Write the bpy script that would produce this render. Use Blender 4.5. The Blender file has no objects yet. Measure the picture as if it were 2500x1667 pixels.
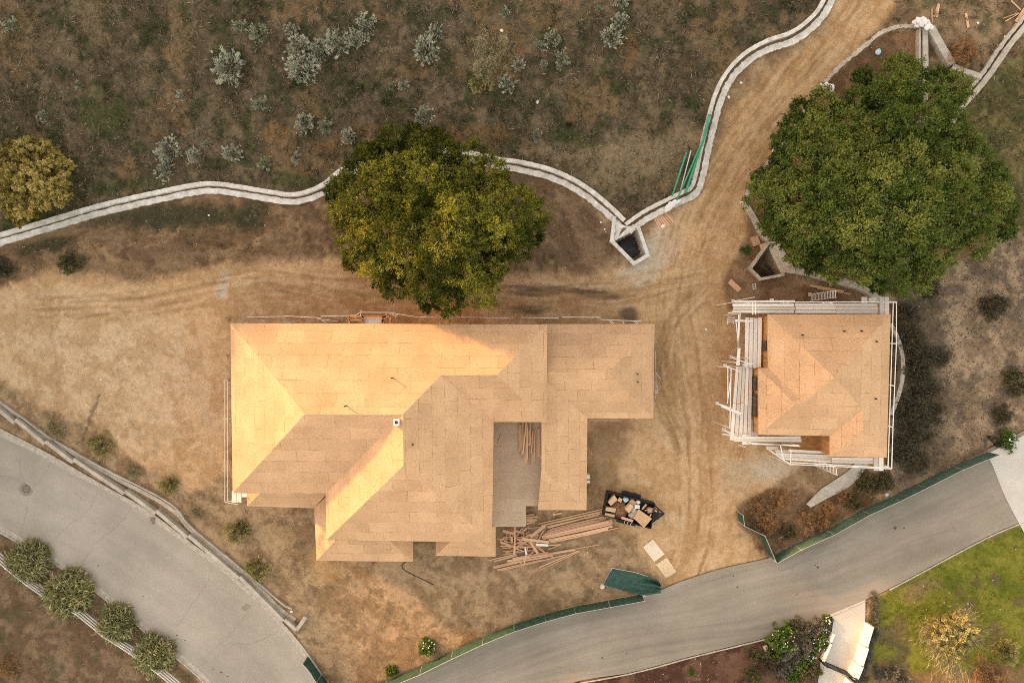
import bpy, bmesh, math, random
import numpy as np
from mathutils import Vector, Matrix
random.seed(7); RNG = np.random.default_rng(7)
sc = bpy.context.scene
C = sc.collection
R = math.radians
# ------------------------------------------------------------ camera, sky, sun, exposure
H = 67.0                                    # drone height above the building pad (m)
MPP = 100.0 / 2500.0                        # metres per photo pixel on the pad
cam = bpy.data.cameras.new('camera'); cam_o = bpy.data.objects.new('camera', cam); C.objects.link(cam_o)
cam_o.location = (0, 0, H); cam.sensor_width = 36.0; cam.lens = 36.0 * H / 100.0
cam.clip_start = 0.5; cam.clip_end = 3000; sc.camera = cam_o
SUN_EL, SUN_AZ = 12.0, 33.0                 # low sun, 33 degrees north of west
w = bpy.data.worlds.new('World'); sc.world = w; w.use_nodes = True
wn = w.node_tree; wbg = wn.nodes['Background']
sky = wn.nodes.new('ShaderNodeTexSky'); sky.sky_type = 'NISHITA'; sky.sun_disc = False
sky.sun_elevation = R(SUN_EL); sky.sun_rotation = R(-(90 - SUN_AZ)); sky.altitude = 300
sky.air_density = 1.0; sky.dust_density = 1.5; sky.ozone_density = 1.0
tint = wn.nodes.new('ShaderNodeMix'); tint.data_type = 'RGBA'; tint.blend_type = 'MULTIPLY'
tint.inputs[0].default_value = 1.0; tint.inputs[7].default_value = (1.36, 0.94, 0.60, 1)
wn.links.new(sky.outputs[0], tint.inputs[6]); # thin high cloud evens the dome out
veil = wn.nodes.new('ShaderNodeMix'); veil.data_type = 'RGBA'; veil.inputs[0].default_value = 0.45; veil.inputs[7].default_value = (1.78, 1.60, 1.44, 1)
wn.links.new(tint.outputs[2], veil.inputs[6]); wn.links.new(veil.outputs[2], wbg.inputs[0])
wbg.inputs[1].default_value = 0.15
sun = bpy.data.lights.new('sun', 'SUN'); sun.energy = 1.4; sun.angle = R(2.2); sun.color = (0.95, 0.50, 0.18)
sun_o = bpy.data.objects.new('sun', sun); C.objects.link(sun_o)
sdir = Vector((math.cos(R(SUN_EL)) * math.cos(R(SUN_AZ)), -math.cos(R(SUN_EL)) * math.sin(R(SUN_AZ)), -math.sin(R(SUN_EL))))
sun_o.rotation_euler = sdir.to_track_quat('-Z', 'Y').to_euler(); sun_o.location = (-60, 20, 40)
vs = sc.view_settings; vs.view_transform = 'Standard'; vs.look = 'None'; vs.gamma = 1; vs.use_curve_mapping = False
vs.exposure = 2.6
sc.cycles.max_bounces = 5; sc.cycles.diffuse_bounces = 3; sc.cycles.transparent_max_bounces = 4
sc.cycles.use_denoising = False; sc.cycles.filter_width = 1.0

# ------------------------------------------------------------ noise, terrain, projection
def vn(x, y, s=0):
    xi = np.floor(x); yi = np.floor(y); fx = x - xi; fy = y - yi
    fx = fx * fx * (3 - 2 * fx); fy = fy * fy * (3 - 2 * fy)
    def h(a, b):
        v = np.sin(a * 127.1 + b * 311.7 + s * 74.7) * 43758.5453
        return v - np.floor(v)
    return (h(xi, yi) * (1 - fx) + h(xi + 1, yi) * fx) * (1 - fy) + (h(xi, yi + 1) * (1 - fx) + h(xi + 1, yi + 1) * fx) * fy
def fbm(x, y, s=0, o=4):
    t = 0; a = 0.5; n = 0
    for i in range(o):
        t = t + a * vn(x * 2 ** i, y * 2 ** i, s + i * 13.7); n += a; a *= 0.55
    return t / n
def ss(a, b, v):
    t = np.clip((v - a) / (b - a), 0, 1); return t * t * (3 - 2 * t)
def hz(x, y):
    """smooth ground height"""
    x = np.asarray(x, float); y = np.asarray(y, float)
    h = 0.20 * 2.5 * np.logaddexp(0, (np.minimum(y, 160) - 15) / 2.5)                 # hillside climbing to the north
    h = h - 2.6 * ss(38, 66, -(x + y * 1.1))                                          # the street lies lower
    c = y + 0.65 * x
    h = h + (10.5 + 4.5 * ss(-7, -14, c) + 24 * ss(6.0, 10.5, c)) * ss(-57, -68, x) * ss(900, 300, np.hypot(x, y))     # unseen spur added beyond the frame, shaped to block the low sun
    return h
def hz1(x, y): return float(hz(x, y))
def P(px, py, z=None, up=0.0):
    """photo pixel -> point; z None = on the ground (plus up)"""
    gx = (px - 1250) * MPP; gy = (833.5 - py) * MPP
    if z is None:
        zz = 0.0
        for _ in range(12):
            k = (H - zz) / H; zz = hz1(gx * k, gy * k) + up
        z = zz
    k = (H - z) / H
    return Vector((gx * k, gy * k, z))
def plane3(a, b, c):
    n = (b - a).cross(c - a).normalized(); return n, n.dot(a)
def PP(px, py, pl):
    n, d = pl; o = Vector((0, 0, H)); v = Vector(((px - 1250) * MPP, (833.5 - py) * MPP, -H))
    return o + v * ((d - n.dot(o)) / n.dot(v))
def cr(pts, n):
    """Catmull-Rom resample of a list of tuples to n points, even by arc length"""
    p = np.array(pts, float); q = np.vstack([2 * p[0] - p[1], p, 2 * p[-1] - p[-2]])
    out = []
    for i in range(len(p) - 1):
        a, b, c_, d = q[i:i + 4]
        t = np.linspace(0, 1, 24, endpoint=False)[:, None]
        out.append(0.5 * ((2 * b) + (c_ - a) * t + (2 * a - 5 * b + 4 * c_ - d) * t ** 2 + (3 * b - a - 3 * c_ + d) * t ** 3))
    o = np.vstack(out + [p[-1:]])
    l = np.r_[0, np.cumsum(np.linalg.norm(np.diff(o, axis=0), axis=1))]
    s = np.linspace(0, l[-1], n)
    return np.stack([np.interp(s, l, o[:, k]) for k in range(o.shape[1])], 1)

# ------------------------------------------------------------ object helpers
def tag(o, label=None, cat=None, group=None, kind=None):
    if label: o['label'] = label
    if cat: o['category'] = cat
    if group: o['group'] = group
    if kind: o['kind'] = kind
    return o
def thing(name, label, cat, loc=(0, 0, 0), group=None):
    o = bpy.data.objects.new(name, None); C.objects.link(o); o.location = loc; o.empty_display_size = 0.3
    return tag(o, label, cat, group)
def link(name, me, m, parent=None):
    if m and not me.materials: me.materials.append(m)
    o = bpy.data.objects.new(name, me); C.objects.link(o)
    if parent is not None:
        o.parent = parent
        o.matrix_parent_inverse = Matrix.Translation(-Vector(parent.location)) if parent.parent is None and parent.type == 'EMPTY' else Matrix()
    return o
class MB:
    def __init__(s): s.v = []; s.f = []
    def quad(s, *p):
        i = len(s.v); s.v += [tuple(q) for q in p]; s.f.append(tuple(range(i, i + len(p)))); return s
    def prism(s, poly, z0, z1):
        """poly: list of (x,y[,z]) ; extruded from z0 to z1"""
        ar = sum(poly[i][0] * poly[(i + 1) % len(poly)][1] - poly[(i + 1) % len(poly)][0] * poly[i][1] for i in range(len(poly)))
        if ar < 0: poly = list(poly)[::-1]
        n = len(poly); i = len(s.v)
        s.v += [(p[0], p[1], z0) for p in poly] + [(p[0], p[1], z1) for p in poly]
        s.f.append(tuple(range(i + n - 1, i - 1, -1))); s.f.append(tuple(range(i + n, i + 2 * n)))
        for k in range(n):
            j = (k + 1) % n; s.f.append((i + k, i + j, i + n + j, i + n + k))
        return s
    def bar(s, a, b, w, h, up=Vector((0, 0, 1))):
        a = Vector(a); b = Vector(b); d = (b - a).normalized()
        if abs(d.dot(up)) > .98: up = Vector((1, 0, 0))
        x = d.cross(up).normalized() * (w / 2); y = x.cross(d).normalized() * (h / 2)
        i = len(s.v)
        for e in (a, b):
            for q in (-x - y, x - y, x + y, -x + y): s.v.append(tuple(e + q))
        s.f += [(i + 3, i + 2, i + 1, i), (i + 4, i + 5, i + 6, i + 7)] + [(i + k, i + (k + 1) % 4, i + 4 + (k + 1) % 4, i + 4 + k) for k in range(4)]
        return s
    def tube(s, pts, r, n=6):
        pts = [Vector(p) for p in pts]; rs = r if isinstance(r, (list, tuple)) else [r] * len(pts)
        i0 = len(s.v)
        for k, p in enumerate(pts):
            d = (pts[min(k + 1, len(pts) - 1)] - pts[max(k - 1, 0)]).normalized()
            u = Vector((0, 0, 1)) if abs(d.z) < .9 else Vector((1, 0, 0))
            x = d.cross(u).normalized(); y = d.cross(x)
            for j in range(n):
                a = 2 * math.pi * j / n; s.v.append(tuple(p + (x * math.cos(a) + y * math.sin(a)) * rs[k]))
        for k in range(len(pts) - 1):
            for j in range(n):
                a = i0 + k * n + j; b = i0 + k * n + (j + 1) % n; s.f.append((a, b, b + n, a + n))
        s.f.append(tuple(range(i0 + n - 1, i0 - 1, -1))); s.f.append(tuple(range(i0 + (len(pts) - 1) * n, i0 + len(pts) * n)))
        return s
    def disc(s, c, r, z0, z1, n=28, wob=0):
        return s.prism([(c[0] + r * math.cos(2 * math.pi * k / n) * (1 + wob * random.uniform(-1, 1)), c[1] + r * math.sin(2 * math.pi * k / n) * (1 + wob * random.uniform(-1, 1))) for k in range(n)], z0, z1)
    def sweep(s, pts, w, h, base=-0.4, jit=0.0, topz=None):
        """kerb or wall along pts (x,y): top h above the ground"""
        n = len(pts); i = len(s.v)
        for k in range(n):
            a = Vector(pts[max(k - 1, 0)][:2]); b = Vector(pts[min(k + 1, n - 1)][:2]); d = (b - a).normalized(); nn = Vector((-d.y, d.x))
            x, y = pts[k][0], pts[k][1]; ww = w / 2
            j1 = random.uniform(-jit, jit); j2 = random.uniform(-jit, jit)
            g = hz1(x, y); t = (g + h) if topz is None else topz
            L = (x + nn.x * (ww + j1), y + nn.y * (ww + j1)); Rr = (x - nn.x * (ww + j2), y - nn.y * (ww + j2))
            s.v += [(L[0], L[1], g + base), (L[0], L[1], t), (Rr[0], Rr[1], t), (Rr[0], Rr[1], g + base)]
        for k in range(n - 1):
            a = i + k * 4
            s.f += [(a, a + 1, a + 5, a + 4), (a + 1, a + 2, a + 6, a + 5), (a + 2, a + 3, a + 7, a + 6)]
        s.f += [(i + 3, i + 2, i + 1, i), (i + 4 * n - 4, i + 4 * n - 3, i + 4 * n - 2, i + 4 * n - 1)]
        return s
    def mesh(s, name):
        me = bpy.data.meshes.new(name); me.from_pydata(s.v, [], s.f); me.update(); return me
    def build(s, name, m, parent=None, smooth=False):
        me = s.mesh(name)
        if smooth: me.polygons.foreach_set('use_smooth', [True] * len(me.polygons))
        return link(name, me, m, parent)
def box_mb(L, W, T, c=(0, 0, 0)):
    return MB().prism([(c[0] - L / 2, c[1] - W / 2), (c[0] + L / 2, c[1] - W / 2), (c[0] + L / 2, c[1] + W / 2), (c[0] - L / 2, c[1] + W / 2)], c[2] - T / 2, c[2] + T / 2)
def fast_mesh(name, V, k, attrs=None):
    """V (n,k,3): n separate k-gons; attrs: dict name -> (n,) float per polygon"""
    n = V.shape[0]; me = bpy.data.meshes.new(name)
    me.vertices.add(n * k); me.vertices.foreach_set('co', V.reshape(-1).astype(np.float32))
    me.loops.add(n * k); me.loops.foreach_set('vertex_index', np.arange(n * k, dtype=np.int32))
    me.polygons.add(n); me.polygons.foreach_set('loop_start', np.arange(0, n * k, k, dtype=np.int32))
    me.update(calc_edges=True)
    for a, v in (attrs or {}).items():
        at = me.attributes.new(a, 'FLOAT', 'POINT'); at.data.foreach_set('value', np.repeat(v, k).astype(np.float32))
    return me

# ------------------------------------------------------------ materials
def nt(name, rough=0.85):
    m = bpy.data.materials.new(name); m.use_nodes = True; t = m.node_tree
    b = t.nodes['Principled BSDF']; b.inputs['Roughness'].default_value = rough
    b.inputs['Specular IOR Level'].default_value = 0.25
    return m, t, b
def N(t, typ, **kw):
    n = t.nodes.new(typ)
    for k, v in kw.items():
        if k.startswith('i_'): n.inputs[k[2:].replace('_', ' ')].default_value = v
        else: setattr(n, k, v)
    return n
def ramp(t, fac, cols):
    r = t.nodes.new('ShaderNodeValToRGB'); e = r.color_ramp.elements
    while len(e) < len(cols): e.new(0.5)
    for el, (p, c) in zip(e, cols): el.position = p; el.color = (*c, 1)
    t.links.new(fac, r.inputs[0]); return r
def mixc(t, a, b, fac, mode='MIX'):
    m = t.nodes.new('ShaderNodeMix'); m.data_type = 'RGBA'; m.blend_type = mode
    for s, v in ((0, fac), (6, a), (7, b)):
        if hasattr(v, 'links'): t.links.new(v, m.inputs[s])
        else: m.inputs[s].default_value = v if s == 0 else (*v, 1)
    return m.outputs[2]
def coords(t, kind='Object', scale=None):
    c = t.nodes.new('ShaderNodeTexCoord'); o = c.outputs[kind]
    if scale:
        mp = t.nodes.new('ShaderNodeMapping'); mp.inputs['Scale'].default_value = scale; t.links.new(o, mp.inputs[0]); o = mp.outputs[0]
    return o
def noise(t, co, scale, detail=5, rough=0.6):
    n = N(t, 'ShaderNodeTexNoise'); n.inputs['Scale'].default_value = scale; n.inputs['Detail'].default_value = detail; n.inputs['Roughness'].default_value = rough
    t.links.new(co, n.inputs['Vector']); return n.outputs[0]
def bump(t, b, h, strength, dist=0.05):
    n = N(t, 'ShaderNodeBump'); n.inputs['Strength'].default_value = strength; n.inputs['Distance'].default_value = dist
    t.links.new(h, n.inputs['Height']); t.links.new(n.outputs[0], b.inputs['Normal'])
def simple(name, c1, c2=None, scale=4, rough=0.8, bmp=0.3, stretch=None, vary=0.0, metal=0.0, lo=0.35, hi=0.68, fine=None):
    m, t, b = nt(name, rough); b.inputs['Metallic'].default_value = metal
    c2 = c2 or tuple(x * 0.7 for x in c1)
    co = coords(t, 'Object', stretch); n = noise(t, co, scale)
    col = ramp(t, n, [(lo, c2), (hi, c1)]).outputs[0]
    if fine:
        n2 = noise(t, co, fine, 3); col = mixc(t, col, ramp(t, n2, [(0.3, (.72, .72, .72)), (0.7, (1.2, 1.2, 1.2))]).outputs[0], 1.0, 'MULTIPLY')
    if vary:
        oi = N(t, 'ShaderNodeObjectInfo'); r = ramp(t, oi.outputs['Random'], [(0, (1 - vary, 1 - vary * 1.1, 1 - vary * 1.2)), (1, (1 + vary * .6, 1 + vary * .5, 1 + vary * .4))])
        col = mixc(t, col, r.outputs[0], 1.0, 'MULTIPLY')
    t.links.new(col, b.inputs['Base Color'])
    if bmp: bump(t, b, n, bmp, 0.02)
    return m
def leafmat(name, cols, transl=0.25):
    m = bpy.data.materials.new(name); m.use_nodes = True; t = m.node_tree; t.nodes.remove(t.nodes['Principled BSDF'])
    a = N(t, 'ShaderNodeAttribute', attribute_name='var')
    n = len(cols); r = ramp(t, a.outputs['Fac'], [(i / (n - 1), c) for i, c in enumerate(cols)])
    d = N(t, 'ShaderNodeBsdfDiffuse'); tr = N(t, 'ShaderNodeBsdfTranslucent'); mx = N(t, 'ShaderNodeMixShader'); mx.inputs[0].default_value = transl
    t.links.new(r.outputs[0], d.inputs[0]); t.links.new(r.outputs[0], tr.inputs[0])
    t.links.new(d.outputs[0], mx.inputs[1]); t.links.new(tr.outputs[0], mx.inputs[2])
    t.links.new(mx.outputs[0], t.nodes['Material Output'].inputs[0]); return m
def osb(name, base, tone=1.0, seams=1.0):
    m, t, b = nt(name, 0.8)
    uv = N(t, 'ShaderNodeUVMap', uv_map='uv').outputs[0]
    base = tuple(x * tone for x in base)
    chips = noise(t, uv, 7, 4, 0.8)
    col = ramp(t, chips, [(0.30, tuple(x * f for x, f in zip(base, (.70, .64, .56)))), (0.50, base), (0.72, tuple(x * f for x, f in zip(base, (1.20, 1.24, 1.30))))]).outputs[0]
    big = noise(t, uv, 0.35, 4); col = mixc(t, col, ramp(t, big, [(0.35, (.90, .88, .86)), (0.65, (1.06, 1.06, 1.06))]).outputs[0], 1.0, 'MULTIPLY')
    br = N(t, 'ShaderNodeTexBrick'); t.links.new(uv, br.inputs['Vector'])
    for k, v in (('Scale', 1.0), ('Mortar Size', 0.034), ('Mortar Smooth', 0.4), ('Brick Width', 2.44), ('Row Height', 1.22)): br.inputs[k].default_value = v
    br.inputs['Color1'].default_value = (1.07, 1.07, 1.06, 1); br.inputs['Color2'].default_value = (.89, .875, .85, 1); br.inputs['Mortar'].default_value = (1, 1, 1, 1)
    col = mixc(t, col, br.outputs['Color'], 0.8, 'MULTIPLY')
    gate = ramp(t, noise(t, uv, 0.9, 3), [(0.42, (0, 0, 0)), (0.6, (1, 1, 1))]).outputs[0]
    f1 = N(t, 'ShaderNodeMath', operation='MULTIPLY'); t.links.new(br.outputs['Fac'], f1.inputs[0]); t.links.new(gate, f1.inputs[1])
    f1b = N(t, 'ShaderNodeMath', operation='MULTIPLY'); t.links.new(f1.outputs[0], f1b.inputs[0]); f1b.inputs[1].default_value = 0.75 * seams
    col = mixc(t, col, tuple(x * f for x, f in zip(base, (.50, .44, .36))), f1b.outputs[0])
    b2 = N(t, 'ShaderNodeTexBrick'); t.links.new(uv, b2.inputs['Vector'])
    for k, v in (('Scale', 1.0), ('Mortar Size', 0.03), ('Mortar Smooth', 0.5), ('Brick Width', 0.61), ('Row Height', 0.61)): b2.inputs[k].default_value = v
    g2 = ramp(t, noise(t, uv, 0.45, 5, 0.7), [(0.50, (0, 0, 0)), (0.66, (1, 1, 1))]).outputs[0]
    g3 = ramp(t, noise(t, uv, 3.0, 2), [(0.42, (0, 0, 0)), (0.6, (1, 1, 1))]).outputs[0]
    f2 = N(t, 'ShaderNodeMath', operation='MULTIPLY'); t.links.new(b2.outputs['Fac'], f2.inputs[0]); t.links.new(g2, f2.inputs[1])
    f3 = N(t, 'ShaderNodeMath', operation='MULTIPLY'); t.links.new(f2.outputs[0], f3.inputs[0]); t.links.new(g3, f3.inputs[1])
    f4 = N(t, 'ShaderNodeMath', operation='MULTIPLY'); t.links.new(f3.outputs[0], f4.inputs[0]); f4.inputs[1].default_value = 0.8 * seams
    col = mixc(t, col, tuple(x * f for x, f in zip(base, (.50, .45, .38))), f4.outputs[0])
    t.links.new(col, b.inputs['Base Color']); bump(t, b, chips, 0.25, 0.01)
    return m
OSB = (0.535, 0.340, 0.200)
M = {}
M['osb'] = osb('osb_sheathing', OSB)
M['ply'] = osb('weathered_plywood', (0.47, 0.355, 0.25), seams=.7)
M['wood_wall'] = simple('fresh_framing_timber', (.46, .25, .10), (.30, .14, .05), 3, .75, .2, (1, 1, .3))
M['wood'] = simple('sawn_lumber', (.70, .46, .295), (.50, .30, .18), 5, .75, .15, (1, 14, 14), vary=.32)
M['oldwood'] = simple('grey_scaffold_board', (.80, .755, .70), (.60, .56, .51), 4, .85, .2, (1, 12, 12), vary=.22)
M['concrete'] = simple('pale_concrete', (.50, .46, .40), (.36, .32, .265), 1.1, .9, .25, fine=14)
M['ditchcon'] = simple('shotcrete', (.72, .695, .655), (.48, .44, .385), 1.6, .9, .4, fine=12)
M['drivecon'] = simple('smooth_pale_concrete', (.57, .54, .49), (.47, .44, .39), .35, .9, .15, fine=18)
M['oldcon'] = simple('stained_concrete', (.54, .48, .405), (.36, .305, .24), 1.2, .9, .35, fine=10)
M['silt'] = simple('silt', (.22, .145, .085), (.13, .085, .05), 2.5, .95, .5, fine=15)
M['white'] = simple('white_render', (.80, .77, .72), (.66, .62, .56), 1.5, .8, .1)
M['pipe'] = simple('galvanised_tube', (.58, .56, .54), (.42, .40, .38), 6, .45, .05, metal=.3)
M['whitesteel'] = simple('white_painted_steel', (.78, .76, .74), (.60, .58, .56), 6, .5, .05)
M['black'] = simple('black_painted_steel', (.018, .018, .02), (.010, .010, .011), 6, .45, .1)
M['dark'] = simple('dark_void_soil', (.025, .022, .02), (.012, .011, .010), 3, .95, .5)
M['rubber'] = simple('tyre_rubber', (.02, .02, .02), (.012, .012, .012), 8, .8, .3)
M['green'] = simple('green_mesh_cloth', (.042, .098, .075), (.022, .060, .046), 2.5, .7, .4, fine=25)
M['greenpipe'] = simple('green_plastic_pipe', (.06, .40, .23), (.04, .30, .17), 3, .35, .02)
M['whiteplastic'] = simple('white_plastic', (.80, .79, .78), (.60, .59, .58), 6, .4, .3)
M['bag'] = simple('woven_sandbag', (.78, .77, .76), (.60, .59, .58), 9, .8, .5, vary=.12)
M['bluebag'] = simple('pale_blue_plastic', (.45, .62, .72), (.30, .45, .58), 8, .4, .4)
M['red'] = simple('red_plastic', (.50, .06, .04), (.35, .04, .03), 8, .5, .2)
M['card'] = simple('cardboard', (.60, .405, .25), (.48, .30, .17), 3, .85, .2, vary=.25)
M['stone'] = simple('pale_stone', (.52, .47, .40), (.36, .31, .25), 2.5, .9, .4, fine=12)
M['iron'] = simple('cast_iron', (.27, .19, .15), (.17, .12, .10), 8, .7, .5)
M['bark'] = simple('oak_bark', (.10, .075, .055), (.05, .036, .026), 3, .95, .6, (1, 1, .25))
M['twig'] = simple('dry_twig', (.22, .17, .12), (.12, .09, .06), 3, .95, .2)
M['chips'] = simple('wood_chips', (.36, .20, .10), (.20, .11, .055), 9, .95, .8, fine=20)
M['blackbag'] = simple('dark_sheeting', (.050, .048, .046), (.014, .013, .013), 1.6, .5, .8)

def asphalt(name, c, streak=0.0):
    m, t, b = nt(name, 0.92); co = coords(t, 'Object'); uv = N(t, 'ShaderNodeUVMap', uv_map='uv').outputs[0]
    n = noise(t, co, 0.16, 6, 0.62); col = ramp(t, n, [(0.34, tuple(x * .84 for x in c)), (0.66, tuple(x * 1.1 for x in c))]).outputs[0]
    f = noise(t, co, 22, 3, 0.8); col = mixc(t, col, ramp(t, f, [(0.28, (.80, .80, .80)), (0.72, (1.16, 1.16, 1.16))]).outputs[0], 1.0, 'MULTIPLY')
    if streak:
        mp = N(t, 'ShaderNodeMapping'); mp.inputs['Scale'].default_value = (0.05, .55, 1); t.links.new(uv, mp.inputs[0])
        s = noise(t, mp.outputs[0], 1.0, 5, 0.6); col = mixc(t, col, ramp(t, s, [(0.35, (1 - streak,) * 3), (0.6, (1.06, 1.06, 1.06))]).outputs[0], 1.0, 'MULTIPLY')
    t.links.new(col, b.inputs['Base Color']); bump(t, b, f, 0.35, 0.01); return m
M['street'] = asphalt('worn_pale_asphalt', (.350, .312, .262), 0.05)
M['lane'] = asphalt('grey_asphalt', (.270, .232, .188), 0.17)

def ground_mat():
    m, t, b = nt('soil_and_litter', 0.97); b.inputs['Specular IOR Level'].default_value = 0.08
    a = N(t, 'ShaderNodeAttribute', attribute_name='gcol'); co = coords(t, 'Object')
    n1 = noise(t, co, 1.7, 6, 0.68); n2 = noise(t, co, 9.0, 5, 0.75)
    col = mixc(t, a.outputs['Color'], ramp(t, n1, [(0.30, (.78, .76, .73)), (0.52, (1, 1, 1)), (0.75, (1.16, 1.16, 1.16))]).outputs[0], 1.0, 'MULTIPLY')
    col = mixc(t, col, ramp(t, n2, [(0.30, (.66, .64, .60)), (0.52, (1, 1, 1)), (0.76, (1.30, 1.30, 1.30))]).outputs[0], 1.0, 'MULTIPLY')
    v = N(t, 'ShaderNodeTexVoronoi', feature='F1'); v.inputs['Scale'].default_value = 2.6; t.links.new(co, v.inputs['Vector'])
    dots = ramp(t, v.outputs['Distance'], [(0.05, (1, 1, 1)), (0.11, (0, 0, 0))]).outputs[0]
    sp = N(t, 'ShaderNodeSeparateColor'); t.links.new(v.outputs['Color'], sp.inputs[0])
    gt = N(t, 'ShaderNodeMath', operation='GREATER_THAN'); gt.inputs[1].default_value = 0.72; t.links.new(sp.outputs[0], gt.inputs[0])
    mm = N(t, 'ShaderNodeMath', operation='MULTIPLY'); t.links.new(dots, mm.inputs[0]); t.links.new(gt.outputs[0], mm.inputs[1])
    col = mixc(t, col, mixc(t, (.12, .08, .05), (.55, .47, .37), sp.outputs[1]), mm.outputs[0])
    t.links.new(col, b.inputs['Base Color'])
    ad = N(t, 'ShaderNodeMath', operation='ADD'); t.links.new(n1, ad.inputs[0]); t.links.new(n2, ad.inputs[1])
    bump(t, b, ad.outputs[0], 0.55, 0.10); return m
M['ground'] = ground_mat()

# ------------------------------------------------------------ outlines in photo pixels
DITCH_A = [(-60, 607), (0, 585), (128, 547), (255, 510), (404, 476), (510, 458), (595, 467), (660, 478), (723, 484), (787, 464), (840, 424), (893, 399), (957, 385), (1063, 379), (1148, 384), (1212, 398), (1275, 407), (1350, 427), (1414, 458), (1470, 500), (1518, 545)]
DITCH_B = [(1530, 556), (1580, 522), (1660, 482), (1690, 466), (1704, 430), (1716, 372), (1732, 305), (1750, 240), (1776, 188), (1818, 143), (1872, 112), (1928, 93), (1972, 63), (2002, 30), (2022, -10), (2040, -60)]
ST_UP = [(-60, 1032), (0, 1064), (89, 1107), (178, 1157), (257, 1196), (332, 1241), (378, 1273), (464, 1335), (536, 1389), (607, 1450), (668, 1510), (728, 1582), (765, 1640), (800, 1710)]
ST_UPO = [(-60, 1012), (0, 1046), (118, 1107), (186, 1146), (264, 1191), (339, 1232), (389, 1266), (471, 1328), (543, 1382), (614, 1443), (675, 1503), (736, 1575), (778, 1635), (815, 1705)]
ST_LO = [(-60, 1255), (0, 1282), (54, 1311), (125, 1353), (200, 1400), (257, 1443), (321, 1496), (386, 1552), (454, 1603), (518, 1667), (570, 1740)]
ST_LOO = [(-60, 1270), (0, 1298), (79, 1343), (179, 1403), (246, 1452), (311, 1503), (375, 1559), (439, 1611), (500, 1667), (550, 1740)]
LN_UP = [(720, 1745), (860, 1690), (944, 1662), (1030, 1628), (1105, 1592), (1180, 1557), (1255, 1526), (1330, 1502), (1401, 1483), (1484, 1468), (1566, 1454), (1612, 1440), (1660, 1420), (1760, 1388), (1882, 1360), (1938, 1332), (2017, 1296), (2103, 1248), (2174, 1216), (2237, 1185), (2324, 1141), (2424, 1090), (2560, 1020)]
LN_LO = [(1240, 1745), (1390, 1668), (1540, 1640), (1690, 1600), (1800, 1573), (1908, 1545), (1980, 1518), (2030, 1498), (2112, 1463), (2170, 1436), (2260, 1388), (2345, 1342), (2424, 1302), (2500, 1270), (2600, 1225)]
DRIVE_L = [(2026, 1499), (2033, 1512), (2030, 1541), (2022, 1562), (2004, 1608), (2000, 1640), (1990, 1700), (1975, 1740)]
DRIVE_R = [(2112, 1463), (2112, 1490), (2110, 1520), (2096, 1567), (2080, 1612), (2072, 1650), (2055, 1700), (2045, 1740)]
HOUSE_PX = [(630, 815), (1560, 815), (1560, 985), (1420, 985), (1420, 1200), (1200, 1260), (1200, 1300), (820, 1300), (640, 1160)]
PIT_A = [(1500, 592), (1555, 562), (1574, 622), (1547, 640)]
PIT_B = [(1838, 655), (1876, 608), (1906, 667), (1858, 677)]

def sdf(px, py, poly):
    """signed distance (px), positive inside"""
    p = np.array(poly, float); d2 = np.full(px.shape, 1e18); ins = np.zeros(px.shape, bool)
    for i in range(len(p)):
        ax, ay = p[i]; bx, by = p[(i + 1) % len(p)]; ex, ey = bx - ax, by - ay
        t = np.clip(((px - ax) * ex + (py - ay) * ey) / (ex * ex + ey * ey + 1e-9), 0, 1)
        d2 = np.minimum(d2, (px - ax - t * ex) ** 2 + (py - ay - t * ey) ** 2)
        c = ((ay <= py) & (by > py)) | ((by <= py) & (ay > py))
        ins ^= c & (px < ax + (py - ay) * ex / (ey if abs(ey) > 1e-9 else 1e-9))
    return np.where(ins, 1, -1) * np.sqrt(d2)
def along(px, py, line):
    """distance along, signed lateral offset and distance to a polyline (px)"""
    p = cr(line, 60); best = np.full(px.shape, 1e18); S = np.zeros(px.shape); L = np.zeros(px.shape); acc = 0
    for i in range(len(p) - 1):
        ax, ay = p[i]; ex, ey = p[i + 1] - p[i]; l = math.hypot(ex, ey)
        t = np.clip(((px - ax) * ex + (py - ay) * ey) / (l * l), 0, 1)
        d2 = (px - ax - t * ex) ** 2 + (py - ay - t * ey) ** 2; m = d2 < best
        best = np.where(m, d2, best); S = np.where(m, acc + t * l, S); L = np.where(m, ((px - ax) * ey - (py - ay) * ex) / l, L); acc += l
    return S, L, np.sqrt(best)

# ------------------------------------------------------------ ground: one sheet out to the horizon
def axis(a, b, st):
    core = np.arange(a, b + st / 2, st); g = st * 1.35; o1 = []; v = core[-1]
    while v < 900: v += g; g *= 1.22; o1.append(v)
    g = st * 1.35; o0 = []; v = core[0]
    while v > -900: v -= g; g *= 1.22; o0.append(v)
    return np.r_[np.array(o0[::-1]), core, np.array(o1)]
GX = axis(-54, 54, 0.15); GY = axis(-37, 37.5, 0.15)
X, Y = np.meshgrid(GX, GY); HB = hz(X, Y); K = H / np.maximum(H - HB, 20)
QX = 1250 + X / MPP * K; QY = 833.5 - Y / MPP * K
W1 = (fbm(X * .25, Y * .25, 1) - .5); W2 = (fbm(X * 1.1, Y * 1.1, 2) - .5); W3 = (fbm(X * 3.3, Y * 3.3, 3) - .5); W4 = fbm(X * .8 + 2.2 * W2, Y * .8 - 2.2 * W2, 4, 6); W5 = fbm(X * .12, Y * .12, 5)
def zone(poly, soft, wob=30):
    return ss(-soft, soft, sdf(QX, QY, poly) + wob * (W1 * 1.2 + W2 * 1.0 + W3 * .35))
col = np.zeros(X.shape + (3,))
def lay(m, c):
    global col
    col = col * (1 - m[..., None]) + np.asarray(c) * m[..., None]
def blend(c1, c2, f): return np.asarray(c1) * (1 - f[..., None]) + np.asarray(c2) * f[..., None]
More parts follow.
